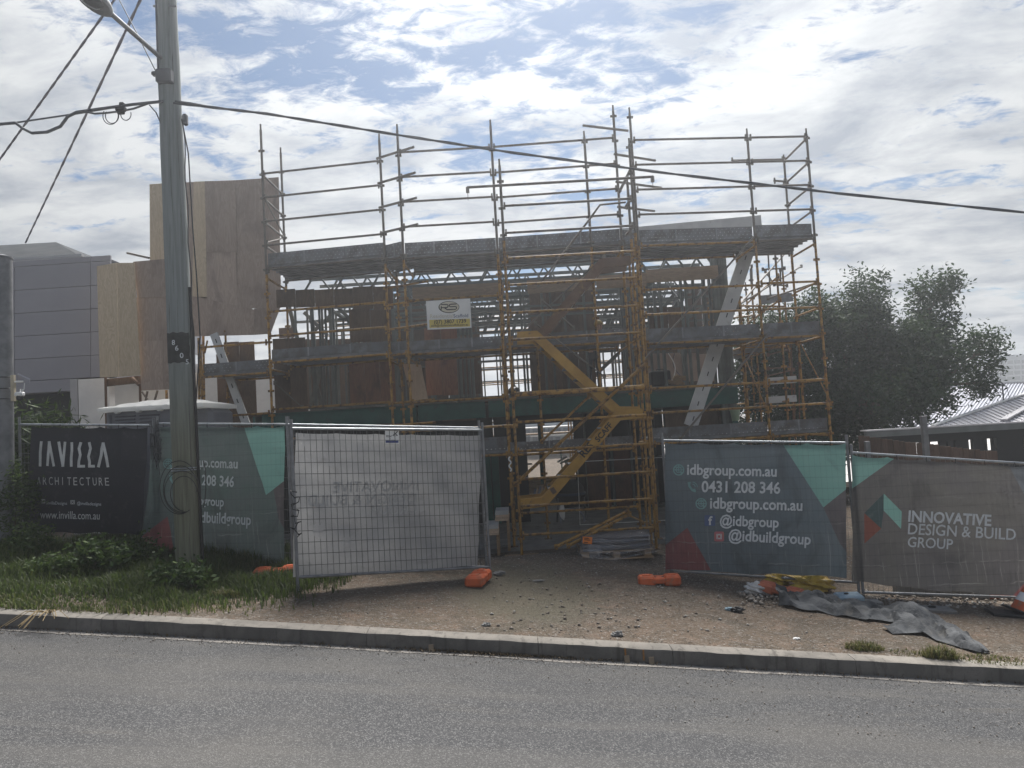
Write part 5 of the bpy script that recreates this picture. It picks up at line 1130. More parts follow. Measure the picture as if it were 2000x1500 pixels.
# ------------------------------------------------------------------ power pole, lamp, cables
PYb = 10.0; pb = at(371, 1112, PYb); ptp = at(324, 0, PYb); dirp = (ptp - pb).normalized()
def pole_mat():
    t = NT('pole_timber'); v = t.coord('Object', (9, 9, .35)); g = t.noise(v, 3.0, 6, .6, .5); v2 = t.coord('Object', (1.4, 1.4, .5)); n = t.noise(v2, 1.6, 6, .6)
    sp = t.n('ShaderNodeSeparateXYZ'); t.l(t.coord('Object'), sp.inputs[0]); up = t.step(t.math('ADD', sp.outputs[2], t.math('MULTIPLY', n, 1.2)), 2.0, 4.6)
    col = t.mix(t.step(g, .36, .64), (.19, .195, .145), (.13, .132, .096)); col2 = t.mix(t.step(g, .36, .64), (.24, .265, .262), (.185, .207, .205))
    col = t.mix(up, col, col2); col = t.mix(t.math('MULTIPLY', t.step(t.noise(t.coord('Object', (14, 14, .25)), 3, 4, .6), .60, .68), .7), col, (.03, .03, .024))
    t.set(color=col, rough=.85, spec=.2); t.bump(g, .7, .012); return t.m
pole = thing('power_pole', 'weathered wooden power pole with painted black number band standing in the grass', 'power pole', pb - Vector((0, 0, .3)))
rad_ = lambda z: .178 - .0042 * (z - pb.z); pole_pt = lambda z: pb + dirp * ((z - pb.z) / dirp.z)
mb = MB(); zs = np.linspace(pb.z - .3, 10.2, 40)
mb.tube([pole_pt(float(z)) for z in zs], [rad_(float(z)) + .002 * math.sin(z * 5) for z in zs], 28); mb.build('shaft', pole_mat(), pole)
z0, z1 = at(360, 710, PYb).z, at(356, 652, PYb).z
mb = MB(); n_ = 20                         # band of black paint on the front left half
for j in range(9):
    z = z0 + (z1 - z0) * j / 8; c = pole_pt(z); r = rad_(z) + .004
    for i in range(n_ + 1):
        a = R(172 + 166 * i / n_ + (3 * math.sin(j * 2.1) if i in (0, n_) else 0)); mb.v.append((c.x + r * math.cos(a), c.y + r * math.sin(a), z + (.008 * math.sin(i * 1.3) if j in (0, 8) else 0)))
for j in range(8):
    for i in range(n_): k = j * (n_ + 1) + i; mb.f.append((k, k + 1, k + n_ + 2, k + n_ + 1))
mb.build('painted_band', M('faded_black_paint', (.05, .052, .05), (.03, .031, .03), 9, .8), pole, smooth=True)
for ch, (px, py) in zip('8605', ((340, 668), (346.5, 679), (355, 693), (363, 705))):
    z = at(px, py, PYb - .17).z; c = pole_pt(z); r = rad_(z) + .008; x = at(px, py, PYb - .15).x - c.x; a = math.asin(max(-.97, min(.97, x / r))); V, Fs = glyphs(ch, .015); k = .072 / .72; mb = MB(); xm = (min(v[0] for v in V) + max(v[0] for v in V)) / 2
    for (gx, gy) in V: aa = a + (gx - xm) * k / r; mb.v.append((c.x + r * math.sin(aa), c.y - r * math.cos(aa), z - .04 + gy * k))
    mb.f = list(Fs); mb.build('number', INKP, pole)
zb_ = at(390, 912, PYb).z; c = pole_pt(zb_); mb = MB()
mb.tube([c + Vector((math.cos(a) * (rad_(zb_) + .012), math.sin(a) * (rad_(zb_) + .012), 0)) for a in np.linspace(0, 2 * math.pi, 33)], .009, 6); mb.tube([c + Vector((math.cos(a) * (rad_(zb_) + .012), math.sin(a) * (rad_(zb_) + .012), -.03)) for a in np.linspace(0, 2 * math.pi, 33)], .009, 6); mb.build('steel_strap', GALV, pole)
def side_pt(px, py, dx=0.0): q = at(px, py, PYb - .05); c = pole_pt(q.z); return Vector((c.x + rad_(q.z) + .022 + dx, PYb - .04, q.z))
MB().tube([side_pt(385, y) for y in (1108, 1000, 900, 800, 720, 640, 560)], .021, 10).build('conduit', CABLE, pole)
MB().tube([side_pt(360, y, .02 + .012 * math.sin(y * .05)) for y in range(225, 720, 25)], .008, 6).build('earth_cable', CABLE, pole); MB().tube([side_pt(360, 232), at(368, 300, PYb - .05), at(376, 440, PYb - .05), at(384, 540, PYb - .05), at(391, 660, PYb - .05), side_pt(380, 800, .0)], .009, 6).build('earth_cable', CABLE, pole)
mb = MB(); c = at(308, 148, PYb - .15); mb.cbox(c + Vector((.10, 0, -.02)), (.22, .14, .20), .02).cbox(c + Vector((-.02, 0, .03)), (.12, .08, .06), .015).build('cable_bracket', CABLEG, pole)
mb = MB(); c = at(362, 234, PYb - .1); mb.cbox(c, (.06, .08, .16), .015).build('cable_bracket', CABLEG, pole)
MB().tube([at(305, 0, PYb - .12), at(307, 70, PYb - .12), at(309, 135, PYb - .12)], .016, 8).build('riser_cable', CABLEG, pole)
MB().tube([at(300, 12, PYb - .1), at(345, 12, PYb - .1)], .018, 8).build('through_bolt', GALVD, pole)
# coil of spare cable tied to the pole
coil = thing('cable_coil', 'loose coil of black cable hung on the wooden pole below the strap', 'cable coil', at(345, 950, PYb - .2))
for k in range(4):
    mb = MB(); cx, cy, rx, ry = 350 + k * 3, 952 + k * 4, 38 - k * 4 + (5 if k == 2 else 0), 52 - 6 * k
    mb.tube([at(cx + rx * math.cos(a), cy + ry * math.sin(a), PYb - .20 - .025 * k + .012 * math.sin(3 * a)) for a in np.linspace(1.0 + .2 * k, 5.6 + .2 * k, 30)], .0055, 6); mb.build('cable_loop', CABLE, coil)
mb = MB().tube([at(395 + 7 * math.cos(a), 945 + 48 * math.sin(a), PYb - .1) for a in np.linspace(-1.2, 1.3, 12)], .007, 6); mb.build('cable_loop', CABLE, coil)
lamp = thing('street_lamp', 'grey street lamp head on a thin arm high on the wooden pole', 'street lamp', at(312, 118, PYb - .1))
MB().tube([at(313, 112, PYb - .16), at(214, 24, PYb - 1.5)], .032, 10).build('arm', GALVD, lamp); A_ = at(190, 6, PYb - 1.75); dl = (A_ - at(313, 112, PYb - .16)).normalized(); rl = Matrix.Rotation(math.atan2(dl.y, dl.x), 3, 'Z')
mb = blob((0, 0, 0), (.36, .15, .10), 1, .0, 3); mb.v = [tuple(A_ + rl @ Vector((v[0] + .1, v[1], v[2] if v[2] > -.05 else -.05))) for v in mb.v]; mb.build('lamp_head', GALVD, lamp)
mb = blob((0, 0, 0), (.20, .11, .07), 1, .0, 3); mb.v = [tuple(A_ + rl @ Vector((v[0] + .14, v[1], v[2] - .03))) for v in mb.v]; mb.build('lamp_lens', M('smoked_lens', (.08, .085, .09), None, 3, .2), lamp); MB().tube([at(216, 27, PYb - 1.48), A_], .045, 10).build('spigot', GALVD, lamp)
def cable(pts, r, label, m=CABLE, sag=0.0, n=24, twist=False):
    r *= .78; P = [at(x, y, Y) for x, y, Y in pts]; out = []
    for i in range(len(P) - 1):
        for k in range(n): t_ = k / n; p = P[i].lerp(P[i + 1], t_); p.z -= sag * 4 * t_ * (1 - t_); out.append(p)
    out.append(P[-1]); mb = MB()
    if twist:
        for ph in (0, 3.1416): mb.tube([p + Vector((r * .42 * math.cos(i * .9 + ph), 0, r * .42 * math.sin(i * .9 + ph))) for i, p in enumerate(out)], r * .75, 6)
    else: mb.tube(out, r, 6)
    return tag(mb.build('overhead_cable', m, None, origin=P[0]), label, 'cable', 'overhead cables')
cable([(275, -2, 10.6), (50, 474, 20.8)], .030, 'twisted service cable running from the top edge down to the grey hip roof', LEADIN, 0, 60, True)
cable([(226, -4, 10.4), (-8, 322, 14)], .026, 'twisted service cable crossing behind the street lamp', LEADIN, 0, 60, True)
cable([(230, -6, 10.0), (268, 66, 9.9), (306, 143, 9.86)], .010, 'thin cable from the top edge to the bracket on the wooden pole', CABLEG)
cable([(-20, 247, 10.2), (150, 222, 10.1), (240, 207, 10), (318, 197, 9.9)], .016, 'thin upper wire of the bundle with the sagging loop', CABLEG)
cable([(-20, 244, 10.15), (30, 240, 10.1), (46, 252, 10.1), (62, 260, 10.1), (92, 258, 10.1), (118, 247, 10.1), (132, 228, 10.05), (150, 219, 10.0), (200, 212, 9.95), (260, 204, 9.9), (318, 198, 9.84)], .027, 'thick drooping cable of the bundle with a sagging loop', CABLEG, 0, 6)
cable([(165, 218, 9.95), (185, 222, 9.95), (205, 221, 9.95), (238, 217, 9.95), (262, 212, 9.95), (290, 202, 9.9)], .018, 'short jumper cable hanging under the connector clamps', CABLEG, 0, 6)
cable([(340, 201, 9.84), (520, 222, 9.86), (780, 264, 9.9), (1000, 298, 9.9), (1300, 338, 9.9), (1640, 378, 9.9), (2100, 425, 9.9), (3000, 505, 9.9), (5200, 640, 9.9)], .024, 'long bundled cable running from the pole across the whole sky over the scaffold', CABLEG, 0, 12, True)
cable([(342, 198, 9.82), (373, 202, 9.82), (420, 211, 9.84)], .02, 'stub of clamped cable on the sky side of the wooden pole under the long cable', CABLEG, 0, 8)
cable([(292, 205, 9.85), (305, 220, 9.85), (316, 245, 9.9)], .012, 'short tail of cable slanting down from the bundle into the pole', CABLEG, 0, 8)
cn = thing('cable_connector', 'cluster of black clamps with wire loops on the cable near the wooden pole', 'connector', at(236, 213, 9.95)); c = at(236, 213, 9.93); mb = MB().cbox(c, (.14, .08, .07), .015).cbox(c + Vector((.02, 0, .05)), (.07, .06, .09), .012).cbox(c + Vector((.0, 0, -.05)), (.10, .06, .05), .012); mb.build('clamp', CABLE, cn)
for cx, cy, rx, ry in ((216, 226, 15, 17), (219, 226, 13, 15), (246, 223, 10, 12)): MB().tube([at(cx + rx * math.cos(a), cy + ry * math.sin(a), 9.92) for a in np.linspace(-.3, 3.7, 16)], .0065, 5).build('wire_loop', CABLE, cn)
# ------------------------------------------------------------------ camera pole on the left edge
cp = thing('steel_pole', 'round galvanised steel pole with the security camera strapped to it', 'pole', at(6, 1000, 11.0)); a, b = at(-4, 506, 11.0), at(10, 1040, 11.0)
MB().tube([(b.x - .02, 11, b.z - .5), (a.x + .06, 11, a.z)], .14, 24).lathe((a.x + .06, 11, a.z), [(.15, 0), (.15, .03), (.02, .07)], 24).build('shaft', GALVD, cp)
mb = MB()
for y in (738, 760, 780): q = at(4, y, 11); mb.tube([(a.x + .055 + .143 * math.cos(t_), 11 + .143 * math.sin(t_), q.z) for t_ in np.linspace(0, 6.2832, 25)], .007, 5)
mb.build('cable_ties', CABLE, cp)
sc_ = thing('security_camera', 'white security camera with small solar panel strapped to the steel pole', 'camera', at(28, 757, 10.85)); Yc = 10.83; cc = at(26, 758, Yc)
MB().box(cc, (.05, .05, .40)).build('back_plate', M('cream_timber', (.50, .44, .33), None, 4, .7), sc_); q = at(45, 741, Yc); mb = MB().prism([at(34, 731, Yc + .1), at(58, 742, Yc - .1), at(57, 750, Yc - .1), at(35, 748, Yc + .1)], (.0, .015, .02)); mb.build('solar_panel', CLAD, sc_)
MB().tube([at(28, 746, Yc), at(46, 745, Yc)], .014, 8).tube([at(48, 748, Yc - .02), at(47, 760, Yc - .02), at(42, 768, Yc - .02)], .006, 6).build('bracket_arm', WHITEP, sc_)
q = at(38.5, 770, Yc - .03); MB().cbox(q, (.115, .1, .065), .015).tube([q + Vector((.01, 0, .03)), q + Vector((.012, 0, .08))], .008, 6).tube([q + Vector((.035, 0, .03)), q + Vector((.045, 0, .075))], .008, 6).build('camera_body', WHITEP, sc_); MB().lathe(q + Vector((0, 0, -.10)), [(.02, 0), (.045, .02), (.05, .05), (.045, .08)], 12).build('camera_dome', RUBBER, sc_)
# ------------------------------------------------------------------ right neighbour
rh = thing('neighbour_house', 'low dark house with pale hipped metal roof behind the paling fence', 'house', at(1850, 880, 17.5)); RY = 17.0
ROOFM = M('pale_metal_roof', (.66, .64, .65), (.58, .57, .58), 2, .5, .0, .1, 6, c3=(.46, .42, .41), s3=4); ROOFG = M('grey_ribbed_roof', (.30, .31, .35), (.26, .27, .31), 2, .5, .2)
e0, e1 = at(1690, 846, RY), at(2300, 826, RY); ez = at(1850, 840, RY).z
mb = MB().box(((e0.x + e1.x) / 2, RY, ez), (e1.x - e0.x, .12, .14)); mb.build('gutter', M('gutter_paint', (.17, .19, .19), None, 3, .5), rh)
MB().box(((e0.x + e1.x) / 2, RY + .1, ez + .09), (e1.x - e0.x, .3, .03)).build('roof_edge_trim', ROOFM, rh)
def rpoly(P, m, n): return MB().prism(P, (0, .01, -.03)).build(n, m, rh)
A0 = Vector((at(1822, 836, RY + .1).x, RY + .1, ez + .1)); B0 = Vector((e1.x, RY + .1, ez + .1)); ap = at(2075, 745, RY + 3.0); Rg = at(2290, 735, RY + 3.0); hip2 = at(1962, 826, RY + .1)
rpoly([A0, B0, Rg, ap], ROOFM, 'roof')
mb = MB(); nrm = (B0 - A0).cross(ap - A0).normalized(); nrm = nrm if nrm.z > 0 else -nrm
mb.beam(A0 + nrm * .03, ap + nrm * .03, .10, .03); mb.build('hip_capping', WHITEP, rh); c0 = Vector((hip2.x, RY + .15, ez + .13)); MB().beam(c0 + nrm * .04, c0 + (Vector((ap.x + .4, ap.y, ap.z)) - c0) * .95 + nrm * .04, .16, .03).build('hip_capping', ROOFM, rh)
mb = MB()
for k in range(46):                            # ribs of the metal sheets, running up the slope
    x = A0.x + .15 + k * .16
    if x > B0.x: break
    t1 = min(1.0, (x - A0.x) / (ap.x - A0.x)); mb.beam(Vector((x, A0.y, A0.z + .012)), Vector((x, A0.y + (ap.y - A0.y) * t1, A0.z + (ap.z - A0.z) * t1 + .012)), .03, .018)
mb.build('roof_ribs', ROOFM, rh, kind='stuff')
w0, w1 = at(1700, 870, RY + .5).x, e1.x
slots = [(1768, 1797), (1815, 1834), (1845, 1849), (1860, 1864), (1890, 1898), (1919, 1923), (1926, 1937), (1940, 1945), (1995, 2000)]
z_hi, z_lo, z_b = at(1850, 861, RY + .5).z, at(1850, 884, RY + .5).z, -.5
xs = [w0] + [at(v, 870, RY + .5).x for s_ in slots for v in s_] + [w1]
MB().box(((w0 + w1) / 2, RY + .5, (ez - .07 + z_hi) / 2), (w1 - w0, .1, ez - .07 - z_hi)).build('wall', DARKW, rh); MB().box(((w0 + w1) / 2, RY + .5, (z_lo + z_b) / 2), (w1 - w0, .1, z_lo - z_b)).build('wall', DARKW, rh)
for i in range(0, len(xs), 2): MB().box(((xs[i] + xs[i + 1]) / 2, RY + .5, (z_hi + z_lo) / 2), (xs[i + 1] - xs[i], .1, z_hi - z_lo)).build('wall_pier', DARKW, rh)
MB().box(((w0 + w1) / 2, RY + 1.6, (z_hi + z_lo) / 2), (w1 - w0, .05, 1.6)).build('inner_pale_wall', WHITE, rh) if 0 else None
an = thing('roof_antenna', 'thin antenna mast with a looped wire on the pale metal roof', 'antenna', at(1961, 800, RY + 1.6)); MB().tube([at(1962, 801, RY + 1.6), at(1957, 747, RY + 1.6)], .018, 8).build('mast', CABLEG, an)
MB().tube([at(1958, 748, RY + 1.6), at(1966, 755, RY + 1.6), at(1971, 775, RY + 1.6), at(1968, 792, RY + 1.7), at(1974, 796, RY + 1.8)], .006, 5).tube([at(1958, 780, RY + 1.6), at(1966, 794, RY + 1.7), at(1957, 802, RY + 1.6)], .008, 5).build('stay_wire', CABLEG, an)
br = thing('metal_shed', 'large shed with grey ribbed metal roof rising behind the branching tree', 'shed', at(1900, 800, 26)); P = [at(1700, 836, 23), at(2160, 830, 23), at(2160, 745, 29), at(1800, 752, 29)]; MB().prism(P, (0, .02, -.05)).build('roof_sheet', ROOFG, br)
mb = MB()
for k in range(60):
    t_ = k / 60; mb.beam(P[0].lerp(P[1], t_) + Vector((0, 0, .015)), P[3].lerp(P[2], t_) + Vector((0, 0, .015)), .04, .03)
mb.build('roof_ribs', ROOFG, br, kind='stuff'); MB().beam(P[3], P[2], .25, .08).build('ridge_cap', ROOFM, br)
# paling fence and steel post
pf = thing('paling_fence', 'brown timber paling fence stepping down below the dark house wall', 'fence', at(1690, 880, 14.2)); n = 24
for i in range(n):
    f = i / n; px = 1676 + (1948 - 1676) * f; y = 852 + (884 - 852) * f + random.uniform(-1.2, 1.2) - (5 if .3 < f < .33 else 0); a, b = at(px + .4, y, 14.2), at(px + (1948 - 1676) / n - .4, y, 14.2)
    MB().box(((a.x + b.x) / 2, 14.2 + .012 * (i % 2), (a.z - .6) / 2), (b.x - a.x, .02, a.z + .6)).build('paling', PALING, pf, origin=(a.x, 14.2, a.z))
for z in (.1, .9): MB().beam((at(1680, 870, 14.2).x, 14.25, z + .35), (at(1948, 885, 14.2).x, 14.25, z - .1), .04, .08).build('rail', PALING, pf)
gpst = thing('steel_post', 'grey square post standing before the dark house wall', 'post', at(1806, 900, 13.8)); a = at(1803, 814, 13.8); MB().box((a.x, 13.8, (a.z - .6) / 2), (.10, .08, a.z + .6)).build('post', GALVD, gpst); MB().box((a.x, 13.8, a.z + .005), (.108, .088, .012)).build('cap', GALVD, gpst)
a = at(1693, 862, 14.05); ps2 = thing('steel_post', 'short post where the paling fence begins beside the tree', 'post', (a.x, 14.05, -.4)); MB().box((a.x, 14.05, (a.z - .5) / 2), (.09, .07, a.z + .5)).build('post', GALVD, ps2)
# far buildings
FARB = M('far_facade', (.38, .42, .46), (.34, .38, .43), 2, .8); FARG = M('far_glass', (.16, .20, .24), None, 2, .3)
fa = thing('apartment_block', 'distant pale apartment tower with gridded balconies above the metal roofs', 'building', at(1980, 750, 150)); D = 150.0
a, b = at(1922, 758, D), at(2060, 700, D); MB().box(((a.x + b.x) / 2, D + 6, b.z / 2), (b.x - a.x, 12, b.z)).build('facade', FARB, fa)
a2, b2 = at(1975, 700, D), at(2060, 694, D); MB().box(((a2.x + b2.x) / 2, D + 7, (b2.z + b.z) / 2 + .2), (b2.x - a2.x, 9, b2.z - b.z + .6)).build('penthouse', FARB, fa); MB().box(((a2.x + b2.x) / 2, D + 6.5, b2.z + .5), (b2.x - a2.x + 1, 10, .3)).build('roof_slab', FARB, fa)
for i in range(9):
    for j in range(5): c = at(1931 + i * 14, 710 + j * 10.5 - (i * .8), D - .1); MB().box((c.x, D - .1, c.z), (1.05, .3, .75)).build('window', FARG, fa)
wb = thing('apartment_block', 'white terraced building seen through the ground floor opening', 'building', at(1070, 860, 48)); D = 48.0
for j, (y0, y1) in enumerate(((829, 838), (845, 853))):
    a, b = at(1020 + 10 * j, y1, D), at(1135, y0, D); MB().box(((a.x + b.x) / 2 + .2 * j, D, (a.z + b.z) / 2), (b.x - a.x, 3, b.z - a.z)).build('balcony_front', WHITE, wb)
a, b = at(1015, 868, D), at(1140, 800, D); MB().box(((a.x + b.x) / 2, D + 3, (a.z + b.z) / 2), (b.x - a.x, 2, b.z - a.z)).build('facade', FARB, wb)
for i in range(7):
    for y in (842, 859): c = at(1030 + i * 15, y, D + 1.9); MB().box((c.x, D + 1.9, c.z), (.35, .1, .42)).build('window', FARG, wb)
# ------------------------------------------------------------------ trees
LEAF = mat_leaf('broad_leaf', (.007, .023, .013), (.015, .043, .024), (.055, .09, .035), .15, .55, .12); LEAF2 = mat_leaf('shrub_leaf', (.018, .036, .013), (.038, .068, .022), (.10, .14, .045), .25, .6, .15)
BARK = M('bark', (.10, .075, .055), (.06, .045, .035), 8, .9, 0, .5, 20)
def crown(lobes, n, L, Wd, mat, parent, name='crown', hollow=.55):
    vol = np.array([l[1][0] * l[1][1] * l[1][2] for l in lobes]) ** .67; cnt = RNG.multinomial(n, vol / vol.sum()); Cs, T = [], []
    for (c, r), k in zip(lobes, cnt):
        nt = max(4, k // 26); u = RNG.normal(size=(nt, 3)); u /= np.linalg.norm(u, axis=1)[:, None]; rr = RNG.uniform(hollow ** 3, 1.12, nt) ** (1 / 3)
        tw = np.array(c) + u * rr[:, None] * np.array(r) * (1 + .13 * np.sin(u[:, :1] * 9 + c[0]) + .10 * np.sin(u[:, 2:3] * 13)); sh = RNG.uniform(0, 1, nt)
        pts = np.repeat(tw, 26, 0) + RNG.normal(size=(nt * 26, 3)) * L * RNG.uniform(.6, 1.35, (nt, 1)).repeat(26, 0); Cs.append(pts); T.append(np.clip(np.repeat(sh, 26) * .7 + RNG.uniform(0, .3, nt * 26), 0, 1))
    P = np.concatenate(Cs); t = np.concatenate(T); n = len(P); a = RNG.normal(size=(n, 3)); a[:, 2] = a[:, 2] * .7 + .15; a /= np.linalg.norm(a, axis=1)[:, None]; b = np.cross(a, RNG.normal(size=(n, 3))); b /= np.linalg.norm(b, axis=1)[:, None]; s = RNG.uniform(.65, 1.25, n)[:, None]
    V = np.stack([P - a * L * .5 * s, P + b * Wd * .5 * s + a * L * .05 * s, P + a * L * .5 * s, P - b * Wd * .5 * s + a * L * .05 * s], 1).reshape(-1, 3); Fc = np.arange(4 * n).reshape(-1, 4)
    return np_mesh(name, V, Fc, mat, parent, 'stuff', attr=np.repeat(t, 4))
tY = 20.0; tree = thing('tree', 'dense dark evergreen tree beside the scaffold with one branch over the metal roofs', 'tree', (at(1700, 900, tY).x, tY, -.1))
lob = []
for px, py, rx, ry, dy in ((1692, 594, 42, 58, 0), (1668, 640, 60, 50, .2), (1640, 690, 90, 95, .3), (1820, 606, 42, 74, .2), (1775, 705, 95, 80, -.3), (1560, 690, 80, 92, .6), (1500, 690, 60, 100, 1.0), (1822, 700, 40, 75, 0), (1700, 780, 120, 60, -.4), (1925, 686, 28, 52, -.2), (1912, 748, 26, 24, -.3), (1785, 780, 50, 42, -.6), (1560, 800, 90, 60, .6), (1540, 852, 120, 42, .3), (1660, 850, 55, 45, .2), (1460, 740, 40, 90, 1.2), (1600, 620, 50, 50, .3), (1740, 700, 60, 70, 0), (1850, 560, 22, 28, .2)):
    c = at(px, py, tY + dy); lob.append(((c.x, c.y, c.z), (rx * tY / F, max(.6, min(2.0, rx * tY / F * 1.1)), ry * tY / F)))
crown(lob, 100000, .13, .052, LEAF, tree, hollow=.42)
base = Vector((at(1690, 900, tY).x, tY, -.3)); top = at(1690, 740, tY); mb = MB().tube([base, base.lerp(top, .5) + Vector((.1, 0, 0)), top], [.20, .17, .13], 12)
for k in range(2):
    mb.tube([at(1800, 752, tY - .7), at(1862, 728, tY - .7), at(1896, 700, tY - .5 + .1 * k), at(1925, 664 + 20 * k, tY - .3)], [.05, .035, .025, .01], 8)
for (c, r) in lob:
    e = Vector(c); m_ = top.lerp(e, .5) + Vector((0, 0, -.15)); mb.tube([base.lerp(top, .75), m_, e], [.09, .06, .025], 8)
mb.build('trunk', BARK, tree)
def shrub(name, lobes, n, L, Wd, label, cat='shrub', mat=None, Y=None, stems=True):
    b = lobes[0]; p = at(b[0], b[1] + b[3], b[4]); t = thing(name, label, cat, p, 'shrubs and weeds on the grassy verge'); lo = []
    for px, py, rx, ry, Yy in lobes: c = at(px, py, Yy); lo.append(((c.x, c.y, c.z), (rx * Yy / F, rx * Yy / F * .8, ry * Yy / F)))
    crown(lo, n, L, Wd, mat or LEAF2, t, 'foliage', .2)
    mb = MB()
    for (c, r) in lo:
        for k in range(3): mb.tube([(c[0] + random.uniform(-.1, .1), c[1], ground(c[0], c[1]) - .05), (c[0] + random.uniform(-.5, .5) * r[0], c[1] + random.uniform(-.3, .3) * r[1], c[2])], .008, 5)
    mb.build('stems', BARK, t); return t
shrub('shrub', [(22, 1000, 45, 85, 11.0), (-10, 930, 40, 60, 11.1), (60, 1060, 40, 30, 10.6)], 5200, .075, .026, 'overgrown weedy shrub against the fence by the steel pole')
shrub('shrub', [(60, 870, 42, 55, 13.0), (90, 850, 40, 32, 13.2), (45, 905, 36, 40, 12.8)], 3200, .22, .035, 'strappy garden bush in front of the dark garage', mat=LEAF2)
shrub('weed', [(215, 1088, 34, 18, 9.9), (180, 1078, 24, 13, 10.0)], 1000, .085, .045, 'broad leaved weed below the black architect banner')
shrub('weed', [(340, 1128, 42, 18, 9.3), (375, 1132, 24, 11, 9.2)], 1000, .09, .042, 'broad leaved weed at the foot of the wooden pole')
shrub('weed', [(110, 1104, 34, 14, 9.6), (60, 1112, 30, 13, 9.5)], 800, .07, .03, 'low weed clump in the grass near the overgrown shrub')
shrub('weed', [(285, 1085, 30, 16, 10.3), (255, 1070, 26, 18, 10.5)], 1100, .07, .035, 'reddish green weed clump between the banner and the wooden pole')
# dry weed hanging over the kerb
dw = thing('dry_weed', 'straw coloured dry weed hanging over the kerb below the grass', 'weed', gp(100, 1195)); mb = MB(); c = gp(98, 1197)
for k in range(16): a = random.uniform(-2.9, .1); l = random.uniform(.15, .5); mb.tube([c, c + Vector((math.cos(a) * l * .5, -.12, .06)), c + Vector((math.cos(a) * l, -.22 + .1 * math.sin(a), -.02 + .12 * random.random() * (1 if a > -1.4 else -.6)))], .004, 4)
mb.build('stems', M('straw', (.36, .27, .14), None, 4, .8), dw)
# ------------------------------------------------------------------ pallet of wrapped goods
pd = thing('pallet_load', 'plastic wrapped dark slabs on a timber pallet with an orange label on the gravel', 'pallet', gp(1200, 1092)); PX0, PX1, PY = at(1134, 1085, 12.35).x, at(1276, 1085, 12.35).x, 12.35; PW = PX1 - PX0; pz = ground_z((PX0 + PX1) / 2, PY) + .0; rz = Matrix.Rotation(R(-1.5), 3, 'Y')
for i in range(3): MB().box((PX0 + PW * (.07 + .43 * i), PY + .4, pz + .085), (.12, .8, .10)).build('pallet_block', PINE, pd)
for i in range(5): MB().box((PX0 + PW / 2, PY + .05 + .18 * i, pz + .15), (PW, .12, .025)).build('pallet_board', PINE, pd)
MB().box((PX0 + PW / 2, PY + .03, pz + .022), (PW, .1, .025)).build('pallet_board', PINE, pd)
h = .22
for k in range(5): MB().cbox((PX0 + PW / 2 + random.uniform(-.01, .01), PY + .4, pz + .165 + h / 5 * (k + .5)), (PW - .1, .78, h / 5 - .006), .006).build('slab', M('dark_slab', (.10, .10, .115), (.085, .085, .10), 3, .6), pd)
def wrap_mat():
    t = NT('stretch_film'); v = t.coord('Object', (1, 1, 2.2)); n = t.noise(v, 7, 7, .65, 1.6); s = t.step(t.math('ABSOLUTE', t.math('SUBTRACT', n, .5)), .05, .0)
    g = t.n('ShaderNodeBsdfGlossy'); g.inputs['Roughness'].default_value = .22; d = t.n('ShaderNodeBsdfDiffuse'); d.inputs[0].default_value = (.36, .36, .38, 1); tr = t.n('ShaderNodeBsdfTransparent')
    m1 = t.n('ShaderNodeMixShader'); m1.inputs[0].default_value = .5; t.l(g.outputs[0], m1.inputs[1]); t.l(d.outputs[0], m1.inputs[2]); m2 = t.n('ShaderNodeMixShader'); t.l(t.math('MULTIPLY_ADD', s, .25, .13), m2.inputs[0]); t.l(tr.outputs[0], m2.inputs[1]); t.l(m1.outputs[0], m2.inputs[2]); t.l(m2.outputs[0], t.out.inputs[0])
    b = t.n('ShaderNodeBump'); b.inputs['Strength'].default_value = .8; b.inputs['Distance'].default_value = .02; t.l(n, b.inputs['Height']); t.l(b.outputs[0], g.inputs['Normal']); return t.m
FILM = wrap_mat(); mb = MB()
def filmp(u, v):
    a = u * 2 * math.pi; k = max(abs(math.cos(a)), abs(math.sin(a))); x = math.cos(a) / k; y = math.sin(a) / k; w = .012 * math.sin(u * 60 + v * 7) + .01 * math.sin(v * 25 + u * 11); sag = (1 - v) * .06 * (1 + math.sin(u * 31)) * .5
    return (PX0 + PW / 2 + x * (PW / 2 + .01 - .05 * v + w + sag * .4), PY + .4 + y * (.43 + w), pz + .06 + (h + .125) * v - .05 * (1 - v) * math.sin(u * 19))
mb.grid(filmp, 90, 14); mb.grid(lambda u, v: (PX0 + .03 + (PW - .06) * u, PY + .02 + .76 * v, pz + .183 + h + .012 * math.sin(u * 22 + v * 9) * math.sin(v * 14) + .05 * math.exp(-((u - .88) / .05) ** 2 - ((v - .3) / .2) ** 2)), 40, 16); mb.build('stretch_film', FILM, pd, smooth=True)
MB().grid(lambda u, v: (PX0 + .12 + .22 * u + .05 * v, PY - .06 - .05 * math.sin(v * 3), pz + .28 - .30 * v + .02 * math.sin(u * 12 + v * 6)), 10, 16).build('film_tail', FILM, pd, smooth=True)
shp = Sheet((PX0, PY - .075), (PX1, PY - .075)); polyprint(shp, [[(1138, 1048), (1157, 1049), (1156, 1063), (1138, 1061)]], M('orange_label', (.80, .22, .03), None, 4, .6), pd, 'label', 0)
polyprint(shp, strokes([[(1141, 1051), (1150, 1051.5)], [(1141, 1054), (1153, 1055)], [(1140, 1059), (1148, 1059.5)]], 1.6), BLACKI, pd, 'label_print', .003)
